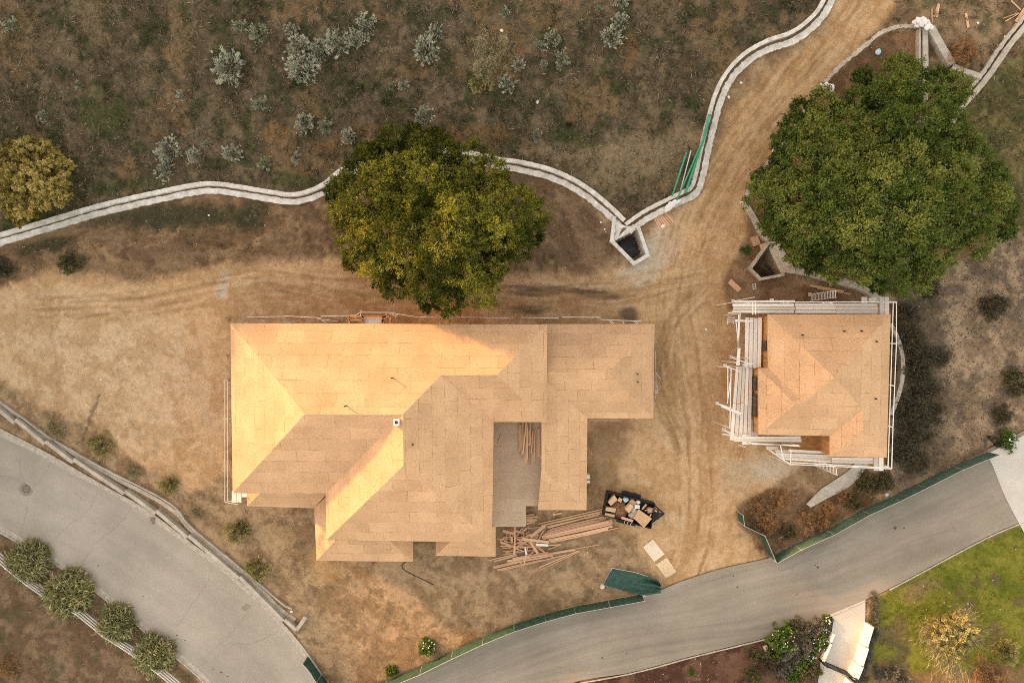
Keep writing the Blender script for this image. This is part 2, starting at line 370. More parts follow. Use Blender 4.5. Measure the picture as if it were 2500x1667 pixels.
def blob(x, y, rx, ry, rot=0, soft=.5, wob=.9):
    c, s = math.cos(R(rot)), math.sin(R(rot)); dx, dy = QX - x, QY - y
    d = np.hypot((dx * c + dy * s) / rx, (-dx * s + dy * c) / ry) + wob * W2 + .7 * wob * W1 + .35 * wob * W3
    return ss(1 + soft, 1 - soft, d)
# dry field south of the house
lay(np.ones(X.shape), blend((.240, .158, .088), (.375, .262, .155), ss(.35, .65, W4)))
lay(ss(.60, .72, fbm(X * .9, Y * .9, 8)) * .55, (.13, .095, .055))
Zhill = zone([(-9000, -9000), (2030, -9000), (2030, -20), (2010, 10), (1975, 65), (1870, 112), (1775, 190), (1735, 300), (1705, 440), (1650, 485), (1530, 558), (1480, 507), (1414, 460), (1350, 428), (1212, 400), (957, 386), (840, 424), (723, 484), (595, 468), (510, 458), (404, 476), (128, 547), (0, 585), (-200, 700), (-9000, 900)], 6, 10)
brush = blend((.100, .074, .045), (.180, .135, .082), ss(.36, .66, W4))
brush = brush * (1 - (ss(.52, .66, fbm(X * .75, Y * .75, 21, 6)) * .7)[..., None]) + np.array((.048, .060, .022)) * (ss(.52, .66, fbm(X * .75, Y * .75, 21, 6)) * .7)[..., None]
lay(Zhill, brush)
lay(Zhill * ss(.62, .70, fbm(X * .35, Y * .35, 22)) * .6, (.245, .155, .078))
for b in ((1150, 330, 120, 26, 0), (830, 345, 90, 18, -20), (670, 325, 26, 20, 0), (1540, 120, 20, 40, 0), (1225, 130, 55, 60, 0)): lay(Zhill * blob(*b) * .7, (.24, .14, .066))
for b in ((1540, 390, 120, 60, -10), (1420, 370, 160, 20, 0), (1660, 350, 50, 60, 0)): lay(Zhill * blob(*b) * .75, (.285, .215, .13))
for b in ((300, 455, 90, 16, -12), (720, 440, 50, 18, 10), (1420, 345, 60, 20, 20), (260, 290, 60, 40, 20), (60, 540, 80, 20, -15)): lay(Zhill * blob(*b) * .7, (.065, .085, .026))
# belt of brown soil below the drain
Zsoil = zone([(-300, 690), (0, 592), (404, 484), (595, 476), (723, 492), (840, 440), (1148, 402), (1350, 440), (1520, 572), (1500, 640), (1430, 668), (1250, 668), (830, 630), (640, 640), (450, 668), (330, 694), (200, 668), (120, 655), (0, 710), (-300, 800)], 14, 26)
lay(Zsoil, blend((.155, .098, .055), (.255, .165, .095), ss(.36, .64, W4)))
lay(Zsoil * blob(1350, 560, 190, 110) * .8, blend((.135, .088, .055), (.20, .135, .085), ss(.4, .6, W4)))
for b in ((420, 530, 180, 34, 0), (610, 530, 60, 40, 0), (250, 520, 60, 18, -20), (110, 600, 60, 20, -10)): lay(Zsoil * blob(*b) * .9, (.052, .050, .025))
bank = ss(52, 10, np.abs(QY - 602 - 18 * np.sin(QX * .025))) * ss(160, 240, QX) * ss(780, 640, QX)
lay(bank * ss(.50, .60, fbm(QX * .022 + W2, QY * .045 + W1, 77, 5)) * .65, (.135, .085, .050)); lay(bank * ss(.47, .38, fbm(QX * .022 + W2, QY * .045 + W1, 77, 5)) * .5, (.34, .225, .13))  # mottled loose-soil tones painted in as relief shading for the mound
# packed bare dirt
Zdirt = zone([(-700, 740), (20, 700), (130, 662), (220, 670), (330, 698), (470, 662), (650, 642), (850, 632), (1250, 672), (1440, 680), (1540, 640), (1600, 548), (1692, 474), (1755, 350), (1800, 250), (1900, 155), (2000, 80), (2060, -40), (2100, -400), (2250, -400), (2190, 20), (2120, 100), (2040, 165), (2010, 205), (1900, 365), (1830, 462), (1812, 500), (1830, 560), (1800, 640), (1800, 760), (1850, 900), (1850, 1060), (1960, 1120), (1870, 1200), (1800, 1235), (1810, 1300), (1880, 1365), (1760, 1396), (1640, 1432), (1600, 1400), (1560, 1320), (1500, 1280), (1450, 1190), (1430, 1100), (1440, 1030), (1560, 1000), (1590, 800), (560, 780), (560, 1150), (470, 1200), (330, 1120), (200, 1030), (60, 960), (-200, 880), (-700, 800)], 16, 34)
lay(Zdirt, blend((.425, .262, .132), (.520, .345, .192), ss(.35, .65, W4)))
lay(Zdirt * blob(200, 900, 330, 190, 20) * .75, blend((.415, .288, .172), (.515, .382, .250), ss(.36, .62, W4)))
lay(Zdirt * ss(.58, .70, fbm(X * .8, Y * .8, 31)) * blob(230, 1000, 380, 160, 20) * .3, (.255, .175, .105))
for b, c in (((1590, 590, 50, 70, 20), (.50, .43, .34)), ((1560, 640, 40, 60, 30), (.49, .42, .33)), ((1890, 1150, 95, 32, 8), (.50, .42, .32)), ((1640, 560, 20, 60, 20), (.44, .33, .21)), ((545, 690, 14, 38, 10), (.50, .44, .37)), ((1800, 1160, 40, 50, 0), (.43, .32, .20))): lay(Zdirt * blob(*b) * .85, c)
lay(zone([(570, 690), (850, 640), (1250, 668), (1540, 680), (1560, 790), (570, 790)], 20, 20) * .62, blend((.28, .165, .085), (.37, .245, .14), ss(.4, .6, W4)))
for b in ((1345, 703, 110, 9, 2), (1300, 716, 70, 8, 0), (1470, 722, 44, 9, 2), (1415, 712, 60, 6, 4), (1290, 755, 46, 10, 0), (1535, 768, 22, 18, 40)): lay(blob(*b, .45, .7) * .85, (.085, .058, .040))
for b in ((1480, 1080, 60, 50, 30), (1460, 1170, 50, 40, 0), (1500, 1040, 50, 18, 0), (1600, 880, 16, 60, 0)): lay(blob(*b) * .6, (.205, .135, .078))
TR1 = [(2150, -120), (2075, 20), (1975, 130), (1860, 280), (1770, 410), (1700, 530), (1660, 650), (1650, 770), (1668, 900), (1690, 1050), (1700, 1200), (1690, 1330), (1650, 1440)]
TR2 = [(1680, 690), (1590, 706), (1480, 722), (1250, 722), (900, 716), (640, 690), (480, 712), (300, 740), (120, 750)]
TR3 = [(1700, 720), (1640, 790), (1610, 880), (1620, 980), (1660, 1080)]
TRK = np.zeros(X.shape)
infr = (np.abs(X) < 60) & (np.abs(Y) < 45)
for ln, wd in ((TR1, 92), (TR2, 58), (TR3, 40)):
    S, L, D = along(QX, QY, ln)
    st = fbm(L * .11 + 2 * W1, S * .006, 41, 5); wgt = ss(wd, wd * .45, D) * Zdirt
    lay(wgt * ss(.48, .68, st) * .6, (.325, .200, .100)); lay(wgt * ss(.49, .34, st) * .5, (.51, .370, .235))
    rut = np.zeros(X.shape)
    for off in (-34, -14, 9, 30):
        rut = np.maximum(rut, ss(5, 1.5, np.abs(L - off * wd / 80 - 22 * (fbm(S * .008, S * 0 + off, 43, 3) - .5))) * ss(.42, .6, fbm(S * .02, L * 0 + off, 44, 3)))
    lay(wgt * rut * .45, (.225, .135, .068)); TRK = np.maximum(TRK, wgt * rut)
# bed below the street, lawn, mulch, scrub
Zbed = zone([(-700, 1000), (0, 1302), (180, 1407), (375, 1562), (500, 1680), (700, 2600), (-700, 2600)], 5, 6)
lay(Zbed, blend((.150, .095, .055), (.235, .158, .095), ss(.36, .64, W4))); lay(Zbed * ss(.56, .68, fbm(X * .9, Y * .9, 51)) * .6, (.085, .085, .036))
Zlawn = zone([(2118, 1500), (2140, 1462), (2330, 1350), (2500, 1275), (3400, 880), (3400, 2600), (2180, 2600), (2150, 1660), (2105, 1600), (2110, 1560)], 5, 10)
lay(Zlawn, blend((.115, .132, .018), (.190, .185, .032), ss(.34, .66, W4)))
lay(Zlawn * ss(.57, .68, fbm(X * .55, Y * .55, 61)) * .65, (.125, .085, .062)); lay(Zlawn * blob(2240, 1440, 46, 20, -25) * .6, (.26, .17, .10))
lay(Zlawn * zone([(2130, 1600), (2220, 1640), (2400, 1640), (2560, 1600), (2560, 2600), (2000, 2600)], 8, 20) * .85, (.215, .125, .065))
Zmul = zone([(1300, 1700), (1400, 1667), (1660, 1606), (1900, 1548), (2024, 1499), (2034, 1520), (2022, 1562), (2000, 1640), (1980, 2600), (1000, 2600)], 4, 5)
lay(Zmul, blend((.070, .034, .023), (.135, .076, .050), ss(.36, .64, W4))); lay(Zmul * blob(1985, 1590, 40, 70) * .8, (.30, .19, .11))
Zrt = zone([(2150, 700), (2330, 640), (2480, 570), (3400, 400), (3400, 1000), (2424, 1086), (2180, 1200), (2160, 900)], 14, 26)
lay(Zrt, blend((.235, .165, .105), (.385, .275, .18), ss(.36, .62, W4))); lay(Zrt * ss(.52, .64, fbm(X * .8, Y * .8, 71)) * .7, (.125, .095, .075)); lay(Zrt * blob(2240, 950, 70, 260) * .75, (.095, .078, .052))
Ztr = zone([(2180, -900), (3400, -900), (3400, 380), (2480, 560), (2300, 320), (2240, 200), (2240, 75), (2180, 60), (2120, 100), (2185, 30)], 12, 26)
lay(Ztr, blend((.165, .110, .062), (.30, .205, .125), ss(.36, .62, W4))); lay(Ztr * ss(.53, .66, fbm(X * .7, Y * .7, 81)) * .7, (.085, .085, .038))
ZG = zone([(2330, 320), (2420, 170), (2560, 100), (3400, 100), (3400, 520), (2500, 580), (2440, 480)], 10, 24); lay(ZG * .8, blend((.085, .085, .030), (.155, .140, .050), ss(.4, .6, W4)))
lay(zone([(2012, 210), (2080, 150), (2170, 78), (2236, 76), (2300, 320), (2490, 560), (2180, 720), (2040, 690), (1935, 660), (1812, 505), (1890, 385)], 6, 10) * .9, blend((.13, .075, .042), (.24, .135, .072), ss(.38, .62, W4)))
Zsc = zone([(1800, 1235), (1880, 1195), (1990, 1210), (2100, 1145), (2180, 1140), (2180, 1195), (1940, 1328), (1882, 1357), (1840, 1310), (1800, 1270)], 8, 22)
lay(Zsc, blend((.135, .080, .045), (.235, .145, .082), ss(.38, .62, W4)))
lay(zone([(1790, 640), (1835, 560), (1900, 690), (2100, 700), (2140, 740), (1780, 760), (1760, 690)], 10, 18) * .8, blend((.155, .09, .052), (.22, .135, .08), ss(.4, .6, W4)))
lay(blob(790, 1385, 26, 46, -30) * .6, (.42, .26, .12)); lay(blob(1300, 1350, 90, 30, -10) * .5, (.20, .135, .08))  # first blob is the golden sunlit patch painted into the ground colour
# fissure in the soil
FS, FL, FD = along(QX, QY, [(243, 958), (236, 985), (222, 1010), (212, 1045), (200, 1075)])
fis = .8 * ss(3.2, 1.0, FD + 10 * W3 + 7 * W2) * ((FS > 2) & (FS < 128)); lay(fis * .8, (.13, .085, .052))
# heights
Zroad = np.zeros(X.shape)
for a, b in ((ST_UPO, ST_LOO), (LN_UP, LN_LO), (DRIVE_L, DRIVE_R)): Zroad = np.maximum(Zroad, ss(-7, 3, sdf(QX, QY, [tuple(p) for p in cr(a, 50)] + [tuple(p) for p in cr(b, 50)[::-1]])))
Zpath = np.maximum(Zroad, ss(-6, 2, sdf(QX, QY, HOUSE_PX)))
for ln in (DITCH_A, DITCH_B): Zpath = np.maximum(Zpath, ss(22, 15, along(QX, QY, ln)[2]))
micro = Zhill * (.34 * W2 + .22 * W3) + Zsoil * (.55 * W2 + .32 * W3) + Zlawn * .10 * W3 + (Zbed + Zsc + Zrt + Ztr) * (.16 * W2 + .10 * W3) + .05 * W3 + .05 * W2
mound = ss(46, 0, np.abs(QY - 600 - 18 * np.sin(QX * .025))) * ss(170, 240, QX) * ss(760, 640, QX)
micro = micro + mound * (.9 + 2.6 * np.abs(W1) + 1.5 * W2) - .04 * TRK - .10 * fis
Z = HB + np.where(infr, micro, 0) * (1 - Zpath) - .12 * Zroad
for pit, dep in ((PIT_A, 2.0), (PIT_B, 2.0)): Z = Z - dep * ss(-1.5, 1.0, sdf(QX, QY, [tuple(q) for q in pit]))
ny, nx = X.shape; me = bpy.data.meshes.new('ground')
me.vertices.add(nx * ny); me.vertices.foreach_set('co', np.stack([X, Y, Z], -1).reshape(-1).astype(np.float32))
ii = (np.arange(ny - 1)[:, None] * nx + np.arange(nx - 1)[None]).reshape(-1)
me.loops.add(len(ii) * 4); me.loops.foreach_set('vertex_index', np.stack([ii, ii + 1, ii + nx + 1, ii + nx], 1).reshape(-1).astype(np.int32))
me.polygons.add(len(ii)); me.polygons.foreach_set('loop_start', np.arange(0, len(ii) * 4, 4, dtype=np.int32)); me.update(calc_edges=True)
me.polygons.foreach_set('use_smooth', np.ones(len(ii), bool))
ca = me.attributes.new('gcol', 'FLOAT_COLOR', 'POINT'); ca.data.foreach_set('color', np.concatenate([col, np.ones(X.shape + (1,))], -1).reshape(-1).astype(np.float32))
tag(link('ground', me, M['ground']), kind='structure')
def near(gx, gy): return np.clip(np.searchsorted(GY, gy), 0, ny - 1), np.clip(np.searchsorted(GX, gx), 0, nx - 1)
def gz(x, y):
    j, i = near(np.asarray(x), np.asarray(y)); return Z[j, i]
def PG(px, py, up=0.0):
    """photo pixel -> point on the real ground surface"""
    p = P(px, py); z = float(gz(p.x, p.y)) + up; return P(px, py, z)

# ------------------------------------------------------------ roads
def ribbon(name, L, Rr, n, m, off, mt, parent=None):
    L = [P(*p) for p in L]; Rr = [P(*p) for p in Rr]
    A = cr([(p.x, p.y) for p in L], n); B = cr([(p.x, p.y) for p in Rr], n)
    v = []; uv = []
    s = np.r_[0, np.cumsum(np.linalg.norm(np.diff((A + B) / 2, axis=0), axis=1))]; wd = np.linalg.norm(A - B, axis=1)
    for i in range(n):
        for j in range(m + 1):
            q = A[i] * (1 - j / m) + B[i] * j / m; v.append((q[0], q[1], hz1(q[0], q[1]) + off)); uv.append((s[i], wd[i] * j / m))
    f = [(i * (m + 1) + j, i * (m + 1) + j + 1, (i + 1) * (m + 1) + j + 1, (i + 1) * (m + 1) + j) for i in range(n - 1) for j in range(m)]
    me = bpy.data.meshes.new(name); me.from_pydata(v, [], f); me.update()
    u = me.uv_layers.new(name='uv')
    for l in me.loops: u.data[l.index].uv = uv[l.vertex_index]
    if me.polygons[0].normal.z < 0: me.flip_normals()
    return link(name, me, mt, parent)
street = tag(ribbon('street', ST_UP, ST_LO, 90, 10, .02, M['street']), kind='structure')
lane = tag(ribbon('access_lane', LN_UP, LN_LO, 130, 10, .03, M['lane']), kind='structure')
tag(ribbon('driveway', DRIVE_L, DRIVE_R, 40, 6, .045, M['drivecon']), kind='structure')
tag(ribbon('concrete_apron', [(2408, 1108), (2424, 1140), (2452, 1210), (2502, 1305)], [(2700, 960), (2700, 1040), (2700, 1120), (2700, 1230)], 20, 8, .06, M['drivecon']), kind='structure')
def kerbs(name, A, B, h, seg, mt):
    """gutter pan and kerb cast in lengths between two edges"""
    o = tag(ribbon(name, A, B, 90, 3, h, mt), kind='structure'); return o
kerbs('gutter', ST_UPO, ST_UP, .034, 40, M['stone']); kerbs('gutter', ST_LO, ST_LOO, .034, 40, M['stone'])
def flatline(pts, n=None):
    q = cr([(P(*p).x, P(*p).y) for p in pts], n or max(6, 6 * len(pts))); return [tuple(a) for a in q]
for ed in (ST_UPO, ST_LOO):
    tag(MB().sweep(flatline(ed, 90), .16, .12).build('kerb', M['stone']), kind='structure')
lo_edge = [(p[0] + 2, p[1] + 3) for p in LN_LO]
tag(MB().sweep(flatline(lo_edge[1:9], 50), .10, .07, jit=.012).build('kerb', M['stone']), kind='structure')
tag(MB().sweep(flatline(lo_edge[9:], 40), .10, .07, jit=.012).build('kerb', M['stone']), kind='structure')
CRK = simple('tar_crack', (.22, .19, .155), (.17, .145, .12), 4, .95, .1)
def crack(parent, pts, wd=.019, off=.028):
    p = [P(*q) for q in pts]; q = cr([(a.x, a.y) for a in p], 14 * len(p)); v = []
    for i, (x, y) in enumerate(q):
        a = q[max(i - 1, 0)]; b = q[min(i + 1, len(q) - 1)]; d = (b - a) / (np.linalg.norm(b - a) + 1e-9); j = random.gauss(0, .05)
        w_ = wd * random.uniform(.4, 1.2)
        for s_ in (-1, 1):
            xx, yy = x - d[1] * (w_ / 2 * s_ + j), y + d[0] * (w_ / 2 * s_ + j); v.append((xx, yy, hz1(xx, yy) + off))
    m = MB(); m.v = v; m.f = [(2 * i, 2 * i + 2, 2 * i + 3, 2 * i + 1) for i in range(len(q) - 1)]
    o = m.build('crack', CRK, parent); return o
for c in ([(125, 1125), (105, 1165), (85, 1185)], [(50, 1108), (48, 1145), (55, 1160), (40, 1168), (0, 1160)], [(240, 1197), (215, 1245), (170, 1280), (122, 1328)], [(320, 1240), (285, 1285), (240, 1320), (220, 1345), (198, 1382)], [(70, 1215), (62, 1265), (48, 1303)], [(518, 1390), (500, 1430), (462, 1485), (430, 1530)], [(680, 1540), (640, 1560), (600, 1572), (560, 1568)], [(600, 1500), (560, 1550), (505, 1600)], [(180, 1200), (210, 1225)]): crack(street, c)
for c in ([(1800, 1385), (1870, 1372), (1930, 1355), (2020, 1325), (2110, 1275)], [(1900, 1395), (1990, 1362), (2060, 1340)], [(2200, 1330), (2290, 1300), (2330, 1285)], [(1660, 1430), (1720, 1420), (1790, 1402)], [(2320, 1270), (2335, 1300)]): crack(lane, c, .03, .038)
mh = MB(); c0 = P(65, 1193); mh.disc(c0, .72, c0.z - .1, c0.z + .028, 36); mh = mh.build('manhole', simple('manhole_collar', (.27, .245, .205), (.22, .20, .17), 3, .9, .2))
tag(mh, 'round manhole with rusty lid and grey collar in the pale street', 'manhole')
MB().disc(c0, .36, c0.z, c0.z + .036, 30).build('lid', M['iron'], mh); MB().disc(c0, .40, c0.z, c0.z + .032, 30).build('rim', M['black'], mh)

# ------------------------------------------------------------ concrete drains, walls and basins
def drain(name, label, pts, wu, wl, gap, cat='drain', mt='ditchcon', h=(.42, .20), jit=.05):
    q = np.array(flatline(pts, 10 * len(pts))); d = np.gradient(q, axis=0); d /= np.linalg.norm(d, axis=1)[:, None]; nn = np.stack([-d[:, 1], d[:, 0]], 1)
    t = thing(name, label, cat, (q[len(q) // 2][0], q[len(q) // 2][1], hz1(*q[len(q) // 2])))
    MB().sweep([tuple(a) for a in q + nn * (gap / 2 + wu / 2)], wu, h[0], jit=jit * .4).build('wall', M[mt], t)
    MB().sweep([tuple(a) for a in q - nn * (gap / 2 + wl / 2)], wl, h[1], jit=jit).build('apron', M[mt], t)
    MB().sweep([tuple(a) for a in q], gap + .04, .06).build('channel', M['silt'], t)
    return t
drain('concrete_drain', 'long white curving concrete drain across the foot of the brushy hillside', DITCH_A, .42, .56, .16)
drain('concrete_drain', 'white concrete drain and stepped wall along the west side of the dirt track', DITCH_B, .36, .58, .26)
t = thing('catch_basin', 'five-sided white concrete catch basin beside the dirt track where the two drains meet', 'basin', tuple(P(1545, 590)))
def wallpoly(mb, pts, w_, z, base=-2.2, closed=False):
    ps = [P(x, y, z) for x, y in pts]
    if closed: ps = ps + [ps[0]]
    for i, (a, b) in enumerate(zip(ps[:-1], ps[1:])):
        d = (b - a).normalized() * (w_ * .5); e = .004 * (i % 2)
        A = a - d; B = b + d; nn = Vector((-d.y, d.x, 0)).normalized() * (w_ / 2)
        mb.prism([(A + nn)[:2], (B + nn)[:2], (B - nn)[:2], (A - nn)[:2]], base, z + e)
    return mb
wallpoly(MB(), [(1500, 533), (1494, 588), (1548, 643), (1582, 623), (1559, 556)], .34, .50).build('wall', M['ditchcon'], t)
MB().quad(P(1502, 540, .42), P(1498, 590, .15), P(1555, 560, .15), P(1556, 552, .42), P(1527, 552, .42)).build('inlet_slope', M['ditchcon'], t)
MB().quad(P(1510, 566, .27), P(1508, 580, .22), P(1534, 568, .24), P(1530, 556, .40), P(1521, 556, .40)).build('silt', M['silt'], t)
fl = MB()
for k in range(10): p = P(random.uniform(1520, 1560), random.uniform(590, 622), -1.6); fl.disc(p, random.uniform(.3, .75), -1.9, -1.55 + .1 * random.random(), 9, .3)
fl.build('floor_sheeting', M['blackbag'], t)
t = thing('catch_basin', 'weathered three-sided concrete basin south-west of the bigger green oak', 'basin', tuple(P(1870, 650)))
wallpoly(MB(), [(1877, 592), (1832, 656), (1858, 681), (1912, 671)], .26, .55).build('wall', M['oldcon'], t)
MB().quad(P(1880, 588, .45), P(1902, 592, .55), P(1940, 655, .55), P(1908, 670, .25), P(1878, 610, .2)).build('inlet_slope', M['oldcon'], t)
b = MB()
for k in range(40): p = P(random.uniform(1850, 1895), random.uniform(630, 675), -1.4); a = random.uniform(0, 6.3); b.bar(p, p + Vector((math.cos(a), math.sin(a), random.uniform(-.1, .5))) * random.uniform(.3, 1.0), .03, .03)
b.build('fallen_twigs', M['bark'], t)
def wall(label, pts, w_, h, mt='oldcon', name='concrete_wall', jit=.02, cat='wall'):
    o = MB().sweep(flatline(pts, 8 * len(pts)), w_, h, jit=jit).build(name, M[mt]); return tag(o, label, cat)
wall('low rough concrete kerb curving between the dirt track and the bigger green oak', [(2236, 66), (2190, 68), (2150, 82), (2115, 110), (2075, 142), (2040, 172), (2010, 206), (1985, 240), (1950, 290), (1915, 345), (1880, 392), (1852, 425), (1830, 460), (1814, 490)], .36, .22, jit=.07)
wall('straight concrete wall stub west of the bigger green oak, leading down to the three-sided basin', [(1812, 494), (1835, 530), (1858, 575), (1872, 588)], .42, .55)
wall('curving double concrete wall running under the south edge of the bigger green oak', [(1915, 660), (1960, 668), (2042, 690), (2090, 702), (2125, 722), (2150, 745)], .55, .7)
wall('thin concrete strip behind the curving double wall under the bigger oak', [(1942, 655), (1990, 668), (2040, 680), (2080, 692)], .26, .62)
wall('white narrow concrete wall, left one of the pair running south from the sandbag heap', [(2238, 76), (2238, 190), (2240, 320), (2246, 420)], .20, .5, 'concrete')
wall('white broad concrete wall, right one of the pair running south from the sandbag heap', [(2251, 70), (2252, 180), (2250, 300), (2248, 420), (2220, 480)], .48, .55, 'concrete')
wall('stained concrete wall slanting down from the sandbag heap towards the double wall', [(2264, 74), (2290, 120), (2315, 164)], .72, .6, 'concrete')
wall('short concrete wall joining the slanting wall to the long double wall', [(2317, 167), (2350, 180), (2388, 193)], .5, .55, 'concrete')
drain('concrete_drain', 'straight double concrete wall with dark gutter in the top right corner', [(2600, -80), (2500, 50), (2450, 112), (2396, 190), (2330, 268), (2300, 322), (2290, 345)], .50, .34, .22, mt='concrete', h=(.35, .35))
wall('curved concrete retaining wall close behind the east side of the small house', [(2165, 790), (2184, 830), (2195, 880), (2192, 930), (2180, 975), (2166, 1010)], .38, .7, 'concrete')
tag(ribbon('concrete_path', [(1967, 1229), (2000, 1196), (2035, 1172), (2070, 1148), (2090, 1125)], [(1978, 1238), (2025, 1212), (2060, 1195), (2095, 1166), (2120, 1130)], 26, 3, .12, M['concrete']), kind='structure')
# block wall above the street
t = thing('retaining_wall', 'pale stepped block retaining wall following the upper side of the street', 'wall', tuple(P(320, 1200)))
for s in ([(-30, 965), (47, 1030)], [(50, 1022), (120, 1080)], [(123, 1075), (188, 1125)], [(190, 1118), (312, 1200)], [(315, 1195), (388, 1248)], [(390, 1242), (465, 1306)], [(468, 1302), (590, 1405)], [(592, 1402), (697, 1508)], [(700, 1505), (729, 1530)]):
    MB().sweep(flatline(s, 5), .34, .75, jit=.0).build('wall_section', M['concrete'], t)
MB().sweep(flatline([(729, 1530), (740, 1515), (752, 1498)], 6), .36, .76).build('wall_return', M['concrete'], t)
MB().sweep(flatline([(-30, 955), (50, 1013), (125, 1066), (205, 1113), (275, 1152), (360, 1194), (430, 1236), (470, 1285), (600, 1392), (690, 1470), (715, 1484)], 50), .12, .32, jit=.02).build('drain_kerb', M['concrete'], t)
MB().sweep(flatline([(-30, 960), (50, 1018), (125, 1071), (205, 1120), (275, 1162), (360, 1206), (430, 1250), (470, 1296), (600, 1403), (690, 1490), (722, 1512)], 50), .38, .10, jit=.03).build('gutter_fill', M['oldcon'], t)

# ------------------------------------------------------------ roofs and houses
def roof(name, faces, mt, parent, th=.20):
    """faces: lists of Vectors (shared corners are merged); gets a fascia and a soffit and flat uv"""
    v = []; idx = {}; fs = []
    def vid(p):
        k = (round(p.x, 2), round(p.y, 2), round(p.z, 2))
        if k not in idx: idx[k] = len(v); v.append(tuple(p))
        return idx[k]
    for f in faces:
        a = sum(f[i].x * f[(i + 1) % len(f)].y - f[(i + 1) % len(f)].x * f[i].y for i in range(len(f)))
        fs.append([vid(p) for p in (f if a > 0 else f[::-1])])
    n = len(v); top = [tuple(f) for f in fs]
    ed = {}
    for f in top:
        for i in range(len(f)): ed[(f[i], f[(i + 1) % len(f)])] = 1
    lowv = [(x, y, z - th) for x, y, z in v]
    allf = list(top) + [tuple(i + n for i in f[::-1]) for f in top]
    for (a, b) in ed:
        if (b, a) not in ed: allf.append((b, a, a + n, b + n))
    me = bpy.data.meshes.new(name); me.from_pydata(v + lowv, [], allf); me.update()
    u = me.uv_layers.new(name='uv')
    for p in me.polygons:
        nn = p.normal; e = Vector((0, 0, 1)).cross(nn)
        e = e.normalized() if e.length > .05 else Vector((1, 0, 0)); w_ = nn.cross(e)
        for li in p.loop_indices:
            c_ = Vector(me.vertices[me.loops[li].vertex_index].co); u.data[li].uv = (c_.dot(e) + p.index * 3.7, c_.dot(w_) + p.index * 1.3)
    return link(name, me, mt, parent)
def inset(poly, d):
    n = len(poly); ar = sum(poly[i][0] * poly[(i + 1) % n][1] - poly[(i + 1) % n][0] * poly[i][1] for i in range(n))
    if ar < 0: poly = poly[::-1]
    out = []
    for i in range(n):
        a, b, c_ = (Vector(poly[i - 1][:2]), Vector(poly[i][:2]), Vector(poly[(i + 1) % n][:2]))
        d1 = (b - a).normalized(); d2 = (c_ - b).normalized(); n1 = Vector((-d1.y, d1.x)); n2 = Vector((-d2.y, d2.x))
        bis = (n1 + n2); out.append(tuple(b + bis * (d / max(bis.dot(n1), .2))))
    return out
HW = thing('house_frame', 'large unfinished house with bare sheathed hip roofs, the bigger of the two houses', 'house', (-6, -6, 0))
ZE, ZR = 6.0, 10.4
NW, NR, SW = P(562.5, 789, ZE), P(1335.5, 792, ZE), P(568, 1203, ZE)
RW = P(744.6, 1010.7, ZR); pN = plane3(NW, NR, RW)
RC = PP(983, 1012, pN); EA = PP(1213, 915, pN); EJ = PP(1076, 916, pN)
pSW = plane3(RW, RC, SW); VE = PP(795, 1205, pSW)
AP = P(985, 1136, RC.z); pBW = plane3(RC, AP, VE); BSW = PP(797, 1318, pBW); BSE = P(1201, 1323, BSW.z)
pBE = plane3(RC, AP, BSE); BV = PP(1205, 1030, pBE); MSE = P(1335, 1030, ZE)
roof('roof', [[NW, NR, EA, EJ, RC, RW], [NW, RW, SW], [RW, RC, VE, SW], [RC, AP, BSW, VE], [AP, BSE, BSW], [RC, EJ, BV, BSE, AP], [EJ, EA, MSE, BV], [EA, NR, MSE]], M['osb'], HW)
# lower east wing
zc = 3.2; cNW, cNE = P(1322, 791, zc), P(1598, 791, zc); cR = P(1485.5, 909, 5.7); pc = plane3(cNW, cNE, cR); cRW = PP(1322, 908, pc)
cSE = P(1595, 1021, zc); pcs = plane3(cRW, cR, cSE); cV = PP(1434, 1021, pcs); cU = PP(1322, 919, pcs)
dSE = P(1432, 1244.5, zc); pd = plane3(cV, dSE, cU); dH = PP(1322, 1144.5, pd); dSW = P(1313, 1244.5, zc)
roof('wing_roof', [[cNW, cNE, cR, cRW], [cNE, cSE, cR], [cRW, cR, cSE, cV, cU], [cU, cV, dSE, dH], [dH, dSE, dSW]], M['osb'], HW)
# porch roofs on the low side
zp, zt = 2.9, 4.4
roof('porch_roof', [[P(603.6, 1235, zp), P(766, 1240, zp), P(800, 1203, zt), P(637.5, 1201, zt)], [P(603.6, 1203, zp), P(603.6, 1235, zp), P(637.5, 1201, zt)]], M['osb'], HW)
f1, f2, f3 = P(767, 1240, zp), P(773, 1368, zp), P(818, 1319, zt); f4 = P(808, 1200, zt)
g2, g3 = P(1008, 1370.5, zp), P(951, 1320, zt)
roof('porch_roof', [[f1, f2, f3, f4], [f2, g2, g3, f3], [g2, P(1008, 1319, zp), g3]], M['osb'], HW)
roof('porch_roof', [[P(1064, 1356, zp), P(1210, 1358, zp), P(1174, 1321, zt), P(1100, 1321, zt)], [P(1064, 1356, zp), P(1100, 1321, zt), P(1064, 1320, zp)], [P(1210, 1358, zp), P(1210, 1285, zp), P(1176, 1285, zt), P(1174, 1321, zt)]], M['osb'], HW)
main_plan = [(p.x, p.y) for p in (NW, NR, MSE, BV, BSE, BSW, VE, SW)]
MB().prism(inset(main_plan, .50), -.2, ZE - .12).build('wall', M['wood_wall'], HW)
for i, (pl, z1) in enumerate((([(1330, 791), (1598, 791), (1595, 1021), (1330, 1021)], zc), ([(1322, 1021), (1434, 1021), (1432, 1244), (1322, 1244)], zc - .05))):
    q = [P(a, b, zc) for a, b in pl]; MB().prism(inset([(p.x, p.y) for p in q], .35 + .01 * i), -.2, z1 - .08).build('wing_wall', M['wood_wall'], HW)
q0, q1 = PP(1324, 960, pd), PP(1324, 1140, pd)
